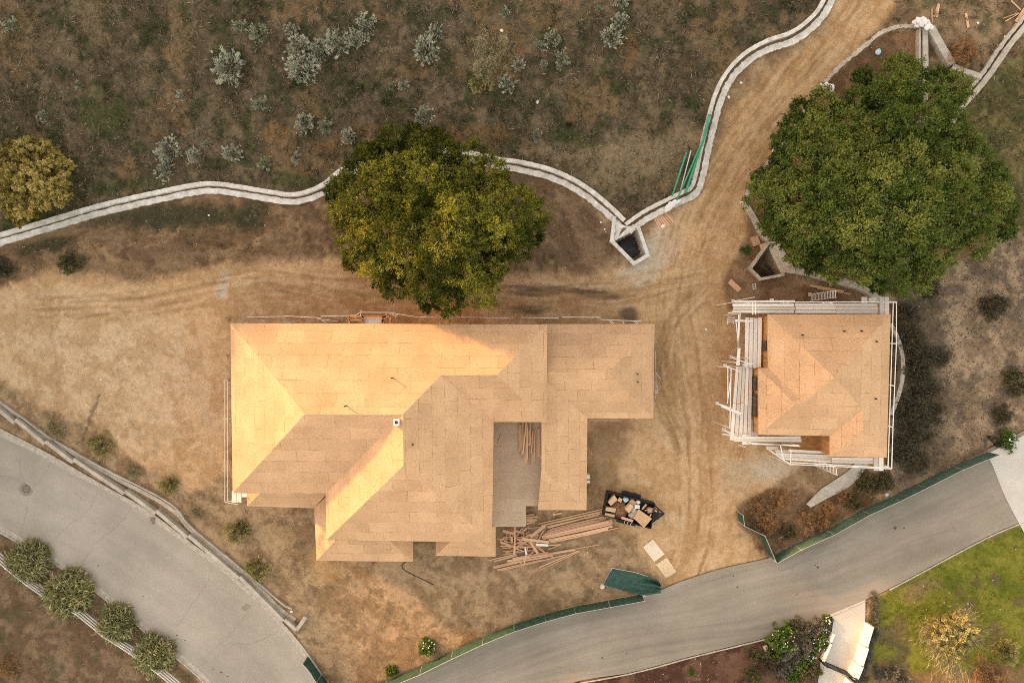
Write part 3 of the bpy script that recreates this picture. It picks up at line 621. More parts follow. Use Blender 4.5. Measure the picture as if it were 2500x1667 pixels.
MB().quad((q0.x, q0.y, zc - .2), (q1.x, q1.y, zc - .2), (q1.x, q1.y, q1.z - .22), (q0.x, q0.y, q0.z - .22)).quad((q1.x + .09, q1.y, zc - .2), (q0.x + .09, q0.y, zc - .2), (q0.x + .09, q0.y, q0.z - .26), (q1.x + .09, q1.y, q1.z - .26)).quad((q1.x, q1.y, zc - .2), (q1.x + .09, q1.y, zc - .2), (q1.x + .09, q1.y, q1.z - .26), (q1.x, q1.y, q1.z - .22)).build('gable_wall', M['wood_wall'], HW)
for pl in ([(640, 1204), (768, 1204), (768, 1232), (640, 1228)], [(800, 1320), (985, 1320), (985, 1358), (800, 1358)], [(1085, 1322), (1195, 1322), (1195, 1346), (1085, 1346)]):
    MB().prism([P(a, b, zp)[:2] for a, b in pl], -.2, zp - .05).build('porch_wall', M['wood_wall'], HW)
ZD = 3.0
dk = [P(a, b, ZD) for a, b in ((1196, 1015), (1322, 1015), (1323, 1235), (1283.6, 1235), (1283.6, 1285), (1196, 1285))]
roof('deck', [dk], M['ply'], HW, .28)
pst = [(1279, 1279), (1215, 1279), (1279, 1230), (1318, 1230)]
for a, b in pst: p = P(a, b, ZD); MB().bar((p.x, p.y, -.2), (p.x, p.y, ZD - .29), .14, .14).build('deck_post', M['wood_wall'], HW)
# vents
def vent(px, py, pl, h, r, mt, parent):
    p = PP(px, py, pl); MB().tube([p - Vector((0, 0, .2)), p + Vector((0, 0, h))], r, 10).build('vent_pipe', M[mt], parent)
vent(959, 922, pN, .75, .055, 'black', HW); vent(846, 990, pN, .75, .055, 'black', HW); vent(1009, 1084, pBE, .5, .06, 'black', HW)
pE = plane3(cNE, cSE, cR); vent(1556, 913, pE, .35, .06, 'black', HW); vent(1557, 932, pE, .35, .06, 'black', HW)
p = PP(970, 1029, pSW); MB().prism([(p.x - .24, p.y - .28), (p.x + .24, p.y - .28), (p.x + .24, p.y + .28), (p.x - .24, p.y + .28)], p.z - .3, p.z + .55).build('chimney_vent', M['whitesteel'], HW)
MB().prism([(p.x - .1, p.y - .1), (p.x + .12, p.y - .1), (p.x + .12, p.y + .12), (p.x - .1, p.y + .12)], p.z + .55, p.z + .62).build('vent_cap', M['black'], HW)
# timber landing on the north wall
tl = MB(); zl = 5.0
for a, b in (((853, 772), (853, 792)), ((886, 772), (886, 792)), ((935, 772), (935, 792)), ((953, 772), (953, 792)), ((853, 773), (953, 773)), ((853, 781), (886, 781)), ((944, 766), (930, 791))): tl.bar(P(*a, zl), P(*b, zl), .16, .22)
tl.build('landing_frame', M['wood_wall'], HW); MB().prism([P(a, b, zl - .5)[:2] for a, b in ((888, 776), (934, 776), (934, 793), (888, 793))], zl - .3, zl - .2).build('landing_floor', M['oldwood'], HW)
# guard rails and scaffolding round the big house
def rail(parent, pts, r=.034, name='rail', mt='pipe'): return MB().tube([P(*p) for p in pts], r, 6).build(name, M[mt], parent)
def post(parent, px, py, z, z0=None, r=.034, mt='pipe', name='post'):
    p = P(px, py, z); g = float(gz(p.x, p.y)); return MB().tube([(p.x, p.y, g), tuple(p)], r, 6).build(name, M[mt], parent)
SC = thing('scaffold', 'thin pipe guard rails along the north eave of the large house', 'scaffold', (-6, 2.6, 0))
for a in ([(603, 774), (693, 772.5)], [(693, 771), (783, 776)], [(784, 772), (868, 770)], [(880, 762.5), (966, 763)], [(966, 766), (1027, 775)], [(1027, 774), (1123, 775)], [(1123, 774), (1241, 776)], [(1273, 775), (1364, 776)], [(1373, 774), (1466, 774.5)], [(1466, 780), (1566, 784)]): rail(SC, [(*q, 5.4) for q in a])
for a in ([(880, 762), (868, 770)], [(882, 757), (880, 772)], [(950, 765), (970, 773)], [(954, 764), (972, 770)], [(775, 779), (825, 784)], [(690, 786), (720, 785)], [(785, 782), (800, 788)], [(1150, 780), (1140, 788)], [(1488, 783), (1495, 790)], [(1492, 783), (1499, 790)], [(1518, 784), (1524, 790)], [(1547, 783), (1554, 791)], [(1552, 783), (1559, 791)]): rail(SC, [(*q, 5.2) for q in a], .03, 'brace')
for x in (620, 693, 784, 868, 966, 1027, 1123, 1241, 1364, 1466, 1566): post(SC, x, 775 if x < 1500 else 784, 5.4)
SC = thing('scaffold', 'tall pipe guard rails and grey corner boards along the west end of the large house', 'scaffold', (-28, -9, 0))
for a in ([(549, 927), (549, 1225)], [(556, 927), (556, 1222)], [(549, 1225), (580, 1231)], [(556, 1222), (590, 1226)], [(545, 1023), (563, 1021)], [(549, 927), (556, 927)]): rail(SC, [(*q, 5.6) for q in a])
for x, y in ((549, 927), (556, 1020), (549, 1225), (580, 1231)): post(SC, x, y, 5.6)
for k in range(2): MB().prism([P(a, b, 5.0)[:2] for a, b in ((566 + 12 * k, 1198), (577 + 12 * k, 1198), (577 + 12 * k, 1226), (566 + 12 * k, 1226))], 4.95, 5.0 + .004 * k).build('plank', M['oldwood'], SC)
MB().prism([P(a, b, 5.1)[:2] for a, b in ((590, 1203), (603, 1203), (603, 1213), (590, 1213))], 5.05, 5.1).build('plank', M['oldwood'], SC)
SC = thing('scaffold', 'short pipe scaffold braces beside the east end of the large house', 'scaffold', (13.4, -3, 0))
for a in ([(1600, 858), (1602, 960)], [(1601, 910), (1613, 925)], [(1602, 945), (1598, 985)], [(1604, 940), (1605, 960)], [(1598, 930), (1600, 965)]): rail(SC, [(*q, 2.6) for q in a])
post(SC, 1600, 858, 2.6); post(SC, 1602, 960, 2.6); rail(SC, [(1435, 1026, 2.8), (1520, 1026, 2.8)]); post(SC, 1518, 1026, 2.8)
# small wall heaters on the east wing
t = thing('meter_box', 'white utility box on the east wall of the low wing near the trailer', 'utility box', tuple(P(1436, 1170)))
for y, h_ in ((1164, .9), (1176, .5)): p = P(1437, y, 1.6); MB().prism([(p.x - .2, p.y - .22 * h_), (p.x + .12, p.y - .22 * h_), (p.x + .12, p.y + .22 * h_), (p.x - .2, p.y + .22 * h_)], 1.6 - h_, 1.6).build('case', M['whitesteel'], t)

# ---- small house
HS = thing('house_frame', 'small square unfinished house with bare hip roof wrapped in pale scaffolding', 'house', (28, -4, 0))
ze, zk = 5.6, 8.1
sNW, sNE, sSE = P(1875, 767, ze), P(2174.3, 767, ze), P(2165, 1116.6, ze)
PK = P(2037, 921.4, zk); p_n = plane3(sNW, sNE, PK)
W2b = P(1876, 898, ze); p_w = plane3(sNW, W2b, PK); J1 = PP(1963.6, 984, p_w)
LN, LS = P(1852, 898.5, ze), P(1852, 1061, ze); J2 = P(1942, 986.4, J1.z - .02)
p_e = plane3(sNE, sSE, PK); K1 = PP(2106.4, 999.3, p_e); K2 = PP(2105.7, 1051.8, p_e)
SK = P(2027, 1064, ze); SC2 = P(2027, 1115, ze)
roof('roof', [[sNW, sNE, PK], [sNE, sSE, K2, K1, PK], [sNW, PK, J1, W2b], [LN, J2, LS], [LN, W2b, J1, J2], [LS, J2, J1, PK, K1, SK], [SK, K1, K2, SC2], [SC2, K2, sSE]], M['osb'], HS)
q = [P(a, b, ze) for a, b in ((1875, 767), (2174, 767), (2165, 1116), (2027, 1116), (2027, 1064), (1852, 1064), (1852, 898), (1875, 898))]
wp = inset([(p.x, p.y) for p in q], .14); MB().prism(wp, -.2, ze - .16).build('wall', M['wood_wall'], HS)
for a, b, c_, z0, z1 in ((1874, 832, 857, 3.6, 5.0), (1850, 920, 955, 3.4, 5.0), (1850, 962, 1020, 3.2, 5.0)):
    pa, pb = P(a, b, ze), P(a, c_, ze); MB().prism([(pa.x + .06, pa.y), (pa.x + .125, pa.y), (pa.x + .125, pb.y), (pa.x + .06, pb.y)], z0, z1).build('window_opening', M['bark'], HS)
MB().prism([P(a, b, 2.9)[:2] for a, b in ((1925, 1040), (2027, 1040), (2027, 1098), (1925, 1098))], 2.7, 2.9).build('balcony_floor', M['wood_wall'], HS)
for k in range(4): MB().bar(P(2004 + 5.5 * k, 1066, 3.2), P(2024, 1084 - 4 * k, 3.5), .09, .14).build('balcony_joist', M['wood_wall'], HS)
for x, y in ((1931, 1094), (1990, 1094)): p = P(x, y, 2.9); MB().bar((p.x, p.y, -.2), (p.x, p.y, 2.7), .14, .14).build('balcony_post', M['wood_wall'], HS)
for x, y, pl in ((1958, 818, p_n), (2060, 808, p_n), (2102, 808, p_n), (2139, 834, p_e), (2137, 973, p_e)): vent(x, y, pl, .22, .07, 'black', HS)

def planks(parent, quad, n, z, along_n=1, th=.05, mt='oldwood'):
    """quad px a-b-c-d, boards run a->b, n of them side by side from a-b to d-c; each board in along_n lengths"""
    a, b, c_, d = [P(*p, z) for p in quad]
    for i in range(n):
        for k in range(along_n):
            t0, t1 = i / n + .02, (i + 1) / n - .02; s0, s1 = k / along_n, (k + 1) / along_n - .004
            e = random.uniform(-.012, .012) ; L = lambda s, t: (a * (1 - s) + b * s) * (1 - t) + (d * (1 - s) + c_ * s) * t
            q = [L(s0 + e, t0), L(s1 + e, t0), L(s1 + e, t1), L(s0 + e, t1)]; zz = z + random.uniform(-.02, .02)
            ce = (q[0] + q[2]) / 2; dx = (q[1] - q[0]); me = MB().prism([(p.x - ce.x, p.y - ce.y) for p in q], -th / 2, th / 2)
            an = math.atan2(dx.y, dx.x); me.v = [(x * math.cos(-an) - y * math.sin(-an), x * math.sin(-an) + y * math.cos(-an), zv) for x, y, zv in me.v]
            o = link('plank', me.mesh('plank'), M[mt], parent); o.rotation_euler.z = an; o.location = (ce.x, ce.y, zz)
def padpost(parent, pad, z, tx=None):
    """timber pad on the ground with a standard rising from it"""
    p = PG(*pad); MB().prism([(p.x - .17, p.y - .17), (p.x + .17, p.y - .17), (p.x + .17, p.y + .17), (p.x - .17, p.y + .17)], p.z - .05, p.z + .08).build('base_pad', M['oldwood'], parent)
    MB().tube([(p.x, p.y, p.z), (p.x, p.y, z)], .04, 6).build('post', M['whitesteel'], parent)
def ladder(name, label, px, py, z0, z1, wd=.6, n=17, ax=(0, 1), gap=None):
    p = P(px, py, z0); o = thing(name, label, 'ladder', tuple(p)); u = Vector((ax[0], ax[1], 0)).normalized() * (wd / 2)
    for s in (-1, 1): MB().tube([p + u * s, Vector((p.x, p.y, z1)) + u * s], .035, 6).build('stile', M['whitesteel'], o)
    for k in range(n): z = z0 + .15 + (z1 - z0 - .3) * k / (n - 1); c_ = Vector((p.x, p.y, z)); MB().tube([c_ - u, c_ + u], .026, 5).build('rung', M['whitesteel'], o)
    return o
WR = dict(mt='whitesteel', r=.045)
SN = thing('scaffold', 'pale plank scaffold deck along the north eave of the small house', 'scaffold', (28, 3.2, 0))
planks(SN, [(1790, 741), (1941, 741), (1941, 765), (1790, 764)], 3, 4.9); planks(SN, [(1942, 740), (2041, 740), (2041, 765), (1942, 765)], 3, 4.86); planks(SN, [(2041, 740), (2143, 740), (2143, 766), (2041, 766)], 3, 4.9)
planks(SN, [(2147, 768), (2147, 725), (2171, 725), (2171, 768)], 2, 4.98); planks(SN, [(2103, 765), (2103, 725), (2118, 725), (2118, 765)], 1, 4.82)
planks(SN, [(2120, 728), (2146, 724), (2146, 734), (2120, 738)], 1, 4.7); planks(SN, [(1879, 729), (1889, 729), (1889, 733), (1879, 733)], 1, 4.6)
for a in ([(1792, 735.5), (1940, 734)], [(1795, 738), (2190, 736.5)], [(2145, 737), (2190, 738)], [(1845, 735), (1845, 768)], [(1838, 735), (1838, 768)]): rail(SN, [(*q, 5.8) for q in a], **WR)
for x in (1795, 1845, 1941, 2041, 2143, 2188): post(SN, x, 737, 5.8, mt='whitesteel', r=.04)
for a in ([(1905, 736), (1912, 739)], [(2003, 737), (2012, 739)], [(2022, 737), (2032, 740)]): rail(SN, [(*q, 5.3) for q in a], name='brace', **WR)
padpost(SN, (1790, 735), 5.8); padpost(SN, (1977, 719), 4.8)
ladder('ladder', 'white upright ladder with many rungs on the north side of the small house', 1979, 727, .1, 5.4)
ladder('ladder', 'white upright ladder with many rungs on the south side of the small house', 1986, 1128, .1, 5.0)
SWu = thing('scaffold', 'upper plank scaffold beside the north half of the small house west wall', 'scaffold', (24, 0, 0))
planks(SWu, [(1817, 897), (1819, 773), (1861, 776), (1858, 897)], 4, 4.2)
for a in ([(1807, 765), (1800, 890)], [(1797, 785), (1806, 870)], [(1803, 768), (1803, 885)], [(1795, 781), (1838, 783)], [(1795, 783.5), (1830, 785)], [(1787, 873), (1836, 890)], [(1778, 764), (1805, 760)]): rail(SWu, [(*q, 5.0) for q in a], **WR)
for x, y in ((1807, 765), (1803, 885), (1836, 890)): post(SWu, x, y, 5.0, mt='whitesteel', r=.04)
padpost(SWu, (1785, 871), 5.0); planks(SWu, [(1797, 892), (1801, 850), (1808, 850), (1806, 892)], 1, 4.6)
for k in range(5): rail(SWu, [(1812 + 5 * k, 893, 4.6), (1820 + 5 * k, 885, 4.6)], name='brace', **WR)
fr = thing('frame', 'short white ladder frame sticking out at the northwest corner of the small house scaffold', 'ladder frame', tuple(P(1785, 782)))
for a in ([(1777, 775), (1793, 776)], [(1777, 781), (1793, 782)], [(1777, 786), (1793, 787)], [(1778, 772), (1776, 791)], [(1793, 773), (1791, 791)]): rail(fr, [(*q, .5) for q in a], name='tube', **WR)
post(fr, 1785, 782, .5, mt='whitesteel')
SWl = thing('scaffold', 'wide lower plank scaffold beside the south half of the small house west wall', 'scaffold', (22.5, -6, 0))
planks(SWl, [(1781, 1072), (1796, 893), (1837, 897), (1834, 1082)], 5, 4.1, 2)
planks(SWl, [(1834, 992), (1836, 899), (1852, 905), (1851, 925)], 1, 3.7); planks(SWl, [(1834, 1066), (1834, 1024), (1850, 1030), (1850, 1066)], 2, 3.7)
for a in ([(1777, 896), (1777, 980)], [(1785, 898), (1782, 1045)], [(1771, 893), (1806, 906)], [(1754, 985), (1814, 1010)], [(1757, 988), (1808, 1009)], [(1769, 1050), (1800, 1067)], [(1763, 1060), (1782, 1061)], [(1776, 985), (1783, 930)]): rail(SWl, [(*q, 5.0) for q in a], **WR)
planks(SWl, [(1762, 989), (1808, 1010), (1806, 1014), (1760, 993)], 1, 4.5)
for pd_ in ((1770, 892), (1751, 984), (1767, 1048)): padpost(SWl, pd_, 5.0)
for x, y in ((1785, 898), (1782, 1045), (1834, 1080)): post(SWl, x, y, 5.0, mt='whitesteel', r=.04)
SS = thing('scaffold', 'plank scaffold stepping around the south side of the small house', 'scaffold', (28, -10.5, 0))
planks(SS, [(1792, 1066), (1956, 1064), (1956, 1079), (1791, 1078)], 2, 4.3); planks(SS, [(1812, 1085), (1812, 1060), (1834, 1060), (1834, 1085)], 2, 4.25)
planks(SS, [(1893, 1105), (2030, 1110), (2032, 1130), (1914, 1122)], 4, 3.6); planks(SS, [(1870, 1090), (1900, 1090), (1900, 1097), (1872, 1098)], 1, 3.0); planks(SS, [(1892, 1098), (1926, 1098), (1926, 1112), (1896, 1111)], 2, 3.3)
planks(SS, [(1926, 1096), (2027, 1102), (2027, 1108), (1926, 1104)], 1, 3.5); planks(SS, [(2032, 1116), (2133, 1117), (2133, 1132), (2032, 1130)], 2, 4.3); planks(SS, [(2133, 1149), (2133, 1115), (2157, 1115), (2157, 1149)], 2, 4.4)
for a in ([(1834, 1081), (1953, 1089)], [(1836, 1084), (1950, 1086)], [(1930, 1128), (2179, 1142)], [(1932, 1133), (2176, 1144)], [(1931, 1097), (1930, 1135)], [(1905, 1085), (1913, 1122)], [(1878, 1098), (1912, 1122)], [(1912, 1122), (1932, 1134)], [(2160, 1136), (2176, 1146)]): rail(SS, [(*q, 5.0) for q in a], **WR)
for x, y in ((1834, 1081), (1953, 1089), (1930, 1134), (2030, 1136), (2130, 1141), (2177, 1143)): post(SS, x, y, 5.0, mt='whitesteel', r=.04)
SE_ = thing('scaffold', 'pair of long pale guard rails along the east eave of the small house', 'scaffold', (35, -4, 0))
for a in ([(2181, 738), (2168, 1140)], [(2188.6, 738), (2188.5, 838), (2180, 1043), (2177, 1142)], [(2174, 838), (2190, 839)], [(2172, 939), (2184, 942)], [(2168, 1039), (2181, 1043)]): rail(SE_, [(*q, 5.6) for q in a], **WR)
for x, y in ((2188.5, 838), (2184, 942), (2180, 1043)): post(SE_, x, y, 5.6, mt='whitesteel', r=.04)

# ------------------------------------------------------------ vegetation
def unit(n, rng):
    v = rng.normal(size=(n, 3)); return v / (np.linalg.norm(v, axis=1)[:, None] + 1e-9)
def leaves(c, u, s, asp, rng):
    """diamond leaves: centre c, long axis u (unit), half length s, width ratio asp"""
    r = unit(len(c), rng); v = np.cross(u, r); v /= (np.linalg.norm(v, axis=1)[:, None] + 1e-9)
    s = s[:, None]; return np.stack([c - u * s, c + v * s * asp, c + u * s, c - v * s * asp], 1)
def blades(base, d, L, wd, rng, bend=.35):
    """thin two-segment blades as quads: base, two mid points, tip"""
    side = np.cross(d, unit(len(d), rng)); side /= (np.linalg.norm(side, axis=1)[:, None] + 1e-9)
    tip = base + d * L[:, None]; tip[:, 2] -= bend * L * .5; mid = base + d * (L * .55)[:, None]
    wv = side * (wd / 2)[:, None]; return np.stack([base - wv * .5, mid - wv, tip, mid + wv], 1)
LM = {
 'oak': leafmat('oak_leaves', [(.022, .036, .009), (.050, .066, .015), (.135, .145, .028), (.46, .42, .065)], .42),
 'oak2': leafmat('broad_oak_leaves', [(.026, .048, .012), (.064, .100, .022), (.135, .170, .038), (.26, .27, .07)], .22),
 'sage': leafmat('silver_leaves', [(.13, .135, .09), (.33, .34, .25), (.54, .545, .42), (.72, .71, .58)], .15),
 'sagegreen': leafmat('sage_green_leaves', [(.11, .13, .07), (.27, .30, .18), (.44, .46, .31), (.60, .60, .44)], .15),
 'gold': leafmat('golden_leaves', [(.10, .092, .038), (.23, .205, .075), (.40, .355, .145), (.56, .50, .25)], .3),
 'sungold': leafmat('sun_gold_leaves', [(.09, .08, .025), (.23, .185, .05), (.42, .33, .10), (.60, .48, .19)], .3),  # sunlight missing on the small tree is put into this gold palette
 'olive': leafmat('olive_leaves', [(.040, .042, .020), (.078, .076, .036), (.135, .120, .055), (.21, .18, .09)], .2),
 'scrub': leafmat('dark_scrub_leaves', [(.035, .034, .022), (.062, .056, .036), (.105, .090, .055), (.155, .125, .08)], .2),
 'green': leafmat('fresh_green_leaves', [(.035, .065, .012), (.070, .125, .022), (.115, .18, .036), (.17, .23, .06)], .3),
 'hedge': leafmat('grey_green_leaves', [(.055, .055, .044), (.105, .102, .082), (.165, .158, .128), (.25, .235, .195)], .15),
 'brown': leafmat('dry_brown_twigs', [(.13, .075, .035), (.23, .135, .062), (.34, .20, .095), (.44, .28, .15)], .15),
 'straw': leafmat('straw_plumes', [(.12, .105, .055), (.23, .195, .105), (.37, .32, .19), (.53, .47, .31)], .25),
 'willow': leafmat('spiky_olive_leaves', [(.055, .068, .030), (.155, .165, .070), (.37, .345, .15), (.64, .56, .31)], .25),  # sunlit look of the row put into a brighter, yellower palette
 'grass': leafmat('dry_grass_blades', [(.026, .034, .014), (.066, .064, .036), (.138, .112, .070), (.255, .200, .125), (.47, .38, .25)], .1),
 'field': leafmat('short_dry_grass', [(.075, .070, .036), (.17, .120, .070), (.29, .205, .122), (.42, .31, .195)], .1),
 'lawn': leafmat('green_grass_blades', [(.060, .085, .012), (.108, .140, .017), (.175, .195, .028), (.25, .235, .06)], .2),
 'flower': leafmat('white_petals', [(.70, .70, .66), (.85, .85, .82)], .2),
 'litter': leafmat('fallen_leaves', [(.10, .06, .03), (.24, .14, .07), (.40, .27, .15), (.55, .45, .32)], .1),
}
def bush_data(n, seed, leaf=.07, asp=.4, lumps=26, lr=.30, radial=.5, hgt=.75, gap=.0, core=.2, fine=.42):
    """unit-radius bush: lumps over a low dome, leaves gathered around them"""
    rng = np.random.default_rng(seed); d = unit(lumps * 3, rng); d = d[d[:, 2] > -.05][:lumps]; k = len(d)
    rad = rng.uniform(.45, .85, k) * (1 - gap * rng.random(k)); lc = d * rad[:, None]; lc[:, 2] = lc[:, 2] * hgt + .12
    tone = rng.random(k); i = rng.integers(0, k, n)
    sub = rng.normal(size=(k, 7, 3)) * lr * .62; sj = rng.integers(0, 7, n)
    c = lc[i] + sub[i, sj] + rng.normal(size=(n, 3)) * lr * fine * .6; c[:, 2] = np.abs(c[:, 2])
    out = c - np.array([0, 0, -.1]); out = out / (np.linalg.norm(out, axis=1)[:, None] + 1e-6)
    u = out * radial + unit(n, rng) * (1 - radial); u /= np.linalg.norm(u, axis=1)[:, None]
    V = leaves(c, u, leaf * rng.uniform(.6, 1.3, n), asp, rng)
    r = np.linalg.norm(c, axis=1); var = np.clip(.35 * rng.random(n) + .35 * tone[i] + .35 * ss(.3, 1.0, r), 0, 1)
    return V, var
def stems_mb(n, seed, r0=.03, L=.75, spread=.8):
    rr = random.Random(seed); m = MB()
    for k in range(n):
        a = rr.uniform(0, 6.28); t = rr.uniform(.1, 1) * spread; d = Vector((math.cos(a) * t, math.sin(a) * t, 1)).normalized()
        m.tube([(0, 0, -.12), d * L * .5, d * L + Vector((rr.uniform(-.1, .1), rr.uniform(-.1, .1), 0))], [r0, r0 * .7, r0 * .3], 5)
    return m
PROTO = {}
def proto(key, lm, n, variants, stem=True, **kw):
    PROTO[key] = []
    for v in range(variants):
        V, var = bush_data(n, 100 + 17 * v + len(key) * 3, **kw)
        f = fast_mesh(key + '_foliage', V, 4, {'var': var}); f.materials.append(LM[lm])
        s = stems_mb(7, 40 + v).mesh(key + '_stems') if stem else None
        if s: s.materials.append(M['twig'])
        PROTO[key].append((f, s))
proto('sage', 'sage', 2600, 5, leaf=.055, asp=.32, lumps=34, lr=.17, radial=.75, hgt=.8, gap=.45, fine=.30)
proto('sagegreen', 'sagegreen', 2200, 2, leaf=.06, asp=.34, lumps=28, lr=.17, radial=.7, hgt=.8, gap=.4, fine=.35)
proto('yellow', 'gold', 3400, 3, leaf=.07, asp=.22, lumps=26, lr=.2, radial=.7, hgt=.8, gap=.3)
proto('olive', 'olive', 3000, 3, leaf=.06, asp=.4, lumps=30, lr=.24, radial=.4, hgt=.7)
proto('scrub', 'scrub', 3600, 3, leaf=.05, asp=.35, lumps=36, lr=.26, radial=.4, hgt=.6)
proto('green', 'green', 2200, 3, leaf=.085, asp=.55, lumps=22, lr=.24, radial=.3, hgt=.7)
proto('hedge', 'hedge', 2800, 3, leaf=.065, asp=.3, lumps=30, lr=.24, radial=.6, hgt=.75)
proto('tumble', 'brown', 3200, 3, stem=False, leaf=.12, asp=.07, lumps=34, lr=.26, radial=.25, hgt=.75)
proto('grassbush', 'straw', 5200, 2, leaf=.085, asp=.08, lumps=40, lr=.28, radial=.3, hgt=.6, stem=False)
cnt = {}
def bush(key, name, label, cat, px, py, r, group=None, sx=1.0, sy=1.0, rot=None, hs=1.0):
    k = cnt.get(key, 0); cnt[key] = k + 1; f, s = PROTO[key][k % len(PROTO[key])]
    rm = r * MPP; p = PG(px, py); p = P(px + (px - 1250) * -.006 * rm, py + (py - 833) * -.006 * rm, p.z)
    o = bpy.data.objects.new(name, None); C.objects.link(o); o.location = (p.x, p.y, p.z - .04); o.rotation_euler.z = rot if rot is not None else random.uniform(0, 6.28)
    o.scale = (rm * sx, rm * sy, rm * hs); tag(o, label, cat, group)
    c_ = bpy.data.objects.new('foliage', f); C.objects.link(c_); c_.parent = o
    if s: d = bpy.data.objects.new('stem', s); C.objects.link(d); d.parent = o
    return o
SG = 'silvery shrubs scattered over the dry hillside'
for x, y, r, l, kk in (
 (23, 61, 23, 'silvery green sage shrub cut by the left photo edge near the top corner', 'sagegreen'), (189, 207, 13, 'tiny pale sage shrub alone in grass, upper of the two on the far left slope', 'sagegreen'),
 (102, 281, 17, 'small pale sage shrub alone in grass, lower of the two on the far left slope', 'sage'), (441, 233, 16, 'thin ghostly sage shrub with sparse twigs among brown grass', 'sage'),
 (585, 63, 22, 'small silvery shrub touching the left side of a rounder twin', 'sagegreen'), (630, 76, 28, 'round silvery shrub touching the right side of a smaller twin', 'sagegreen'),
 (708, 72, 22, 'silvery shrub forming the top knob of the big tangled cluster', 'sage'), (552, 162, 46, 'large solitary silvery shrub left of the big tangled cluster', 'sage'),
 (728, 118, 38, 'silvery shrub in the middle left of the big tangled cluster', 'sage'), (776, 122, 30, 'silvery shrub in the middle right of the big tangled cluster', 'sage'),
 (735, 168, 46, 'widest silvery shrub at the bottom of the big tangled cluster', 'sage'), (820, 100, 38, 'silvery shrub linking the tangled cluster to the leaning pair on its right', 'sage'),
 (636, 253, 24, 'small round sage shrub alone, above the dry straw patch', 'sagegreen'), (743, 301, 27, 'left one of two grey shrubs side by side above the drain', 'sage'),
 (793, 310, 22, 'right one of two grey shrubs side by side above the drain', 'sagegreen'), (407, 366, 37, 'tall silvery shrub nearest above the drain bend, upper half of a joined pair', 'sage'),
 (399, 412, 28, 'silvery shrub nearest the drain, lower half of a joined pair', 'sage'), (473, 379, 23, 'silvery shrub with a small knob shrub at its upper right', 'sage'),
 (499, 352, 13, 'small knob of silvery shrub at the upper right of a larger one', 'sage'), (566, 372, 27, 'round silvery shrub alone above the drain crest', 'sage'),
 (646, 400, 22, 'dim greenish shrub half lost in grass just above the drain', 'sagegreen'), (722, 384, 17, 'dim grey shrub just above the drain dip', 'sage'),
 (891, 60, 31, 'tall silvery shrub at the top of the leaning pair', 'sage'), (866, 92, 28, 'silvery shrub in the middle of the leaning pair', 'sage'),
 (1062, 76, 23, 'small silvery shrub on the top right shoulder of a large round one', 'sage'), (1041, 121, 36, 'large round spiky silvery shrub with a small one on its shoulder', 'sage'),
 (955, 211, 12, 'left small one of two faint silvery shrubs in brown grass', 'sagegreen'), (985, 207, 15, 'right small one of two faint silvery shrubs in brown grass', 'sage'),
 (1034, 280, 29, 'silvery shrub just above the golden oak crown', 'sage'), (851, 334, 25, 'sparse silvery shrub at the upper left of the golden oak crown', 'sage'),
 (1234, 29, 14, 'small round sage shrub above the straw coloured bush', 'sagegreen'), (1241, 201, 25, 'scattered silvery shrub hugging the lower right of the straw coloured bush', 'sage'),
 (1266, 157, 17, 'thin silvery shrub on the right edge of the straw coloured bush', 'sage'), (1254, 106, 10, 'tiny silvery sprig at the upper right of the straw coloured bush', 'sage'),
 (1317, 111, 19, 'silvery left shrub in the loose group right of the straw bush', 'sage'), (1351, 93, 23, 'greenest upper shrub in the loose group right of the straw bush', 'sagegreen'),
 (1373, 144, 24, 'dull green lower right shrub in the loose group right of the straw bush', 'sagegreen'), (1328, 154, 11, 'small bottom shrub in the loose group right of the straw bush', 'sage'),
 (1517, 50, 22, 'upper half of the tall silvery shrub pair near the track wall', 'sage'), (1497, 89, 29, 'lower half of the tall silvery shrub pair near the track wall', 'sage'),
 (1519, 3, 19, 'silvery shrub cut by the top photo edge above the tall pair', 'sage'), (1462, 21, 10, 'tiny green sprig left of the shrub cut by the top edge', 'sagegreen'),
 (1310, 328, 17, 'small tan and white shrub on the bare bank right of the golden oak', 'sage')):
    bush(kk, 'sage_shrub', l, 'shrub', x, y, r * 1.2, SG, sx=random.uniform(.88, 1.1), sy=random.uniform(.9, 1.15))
bush('grassbush', 'dry_bush', 'large straw coloured dry bush on the hillside', 'bush', 1203, 125, 60, hs=.7); bush('yellow', 'dry_bush', 'yellowish green dry bush below the large straw coloured bush', 'bush', 1172, 195, 36, hs=.5)
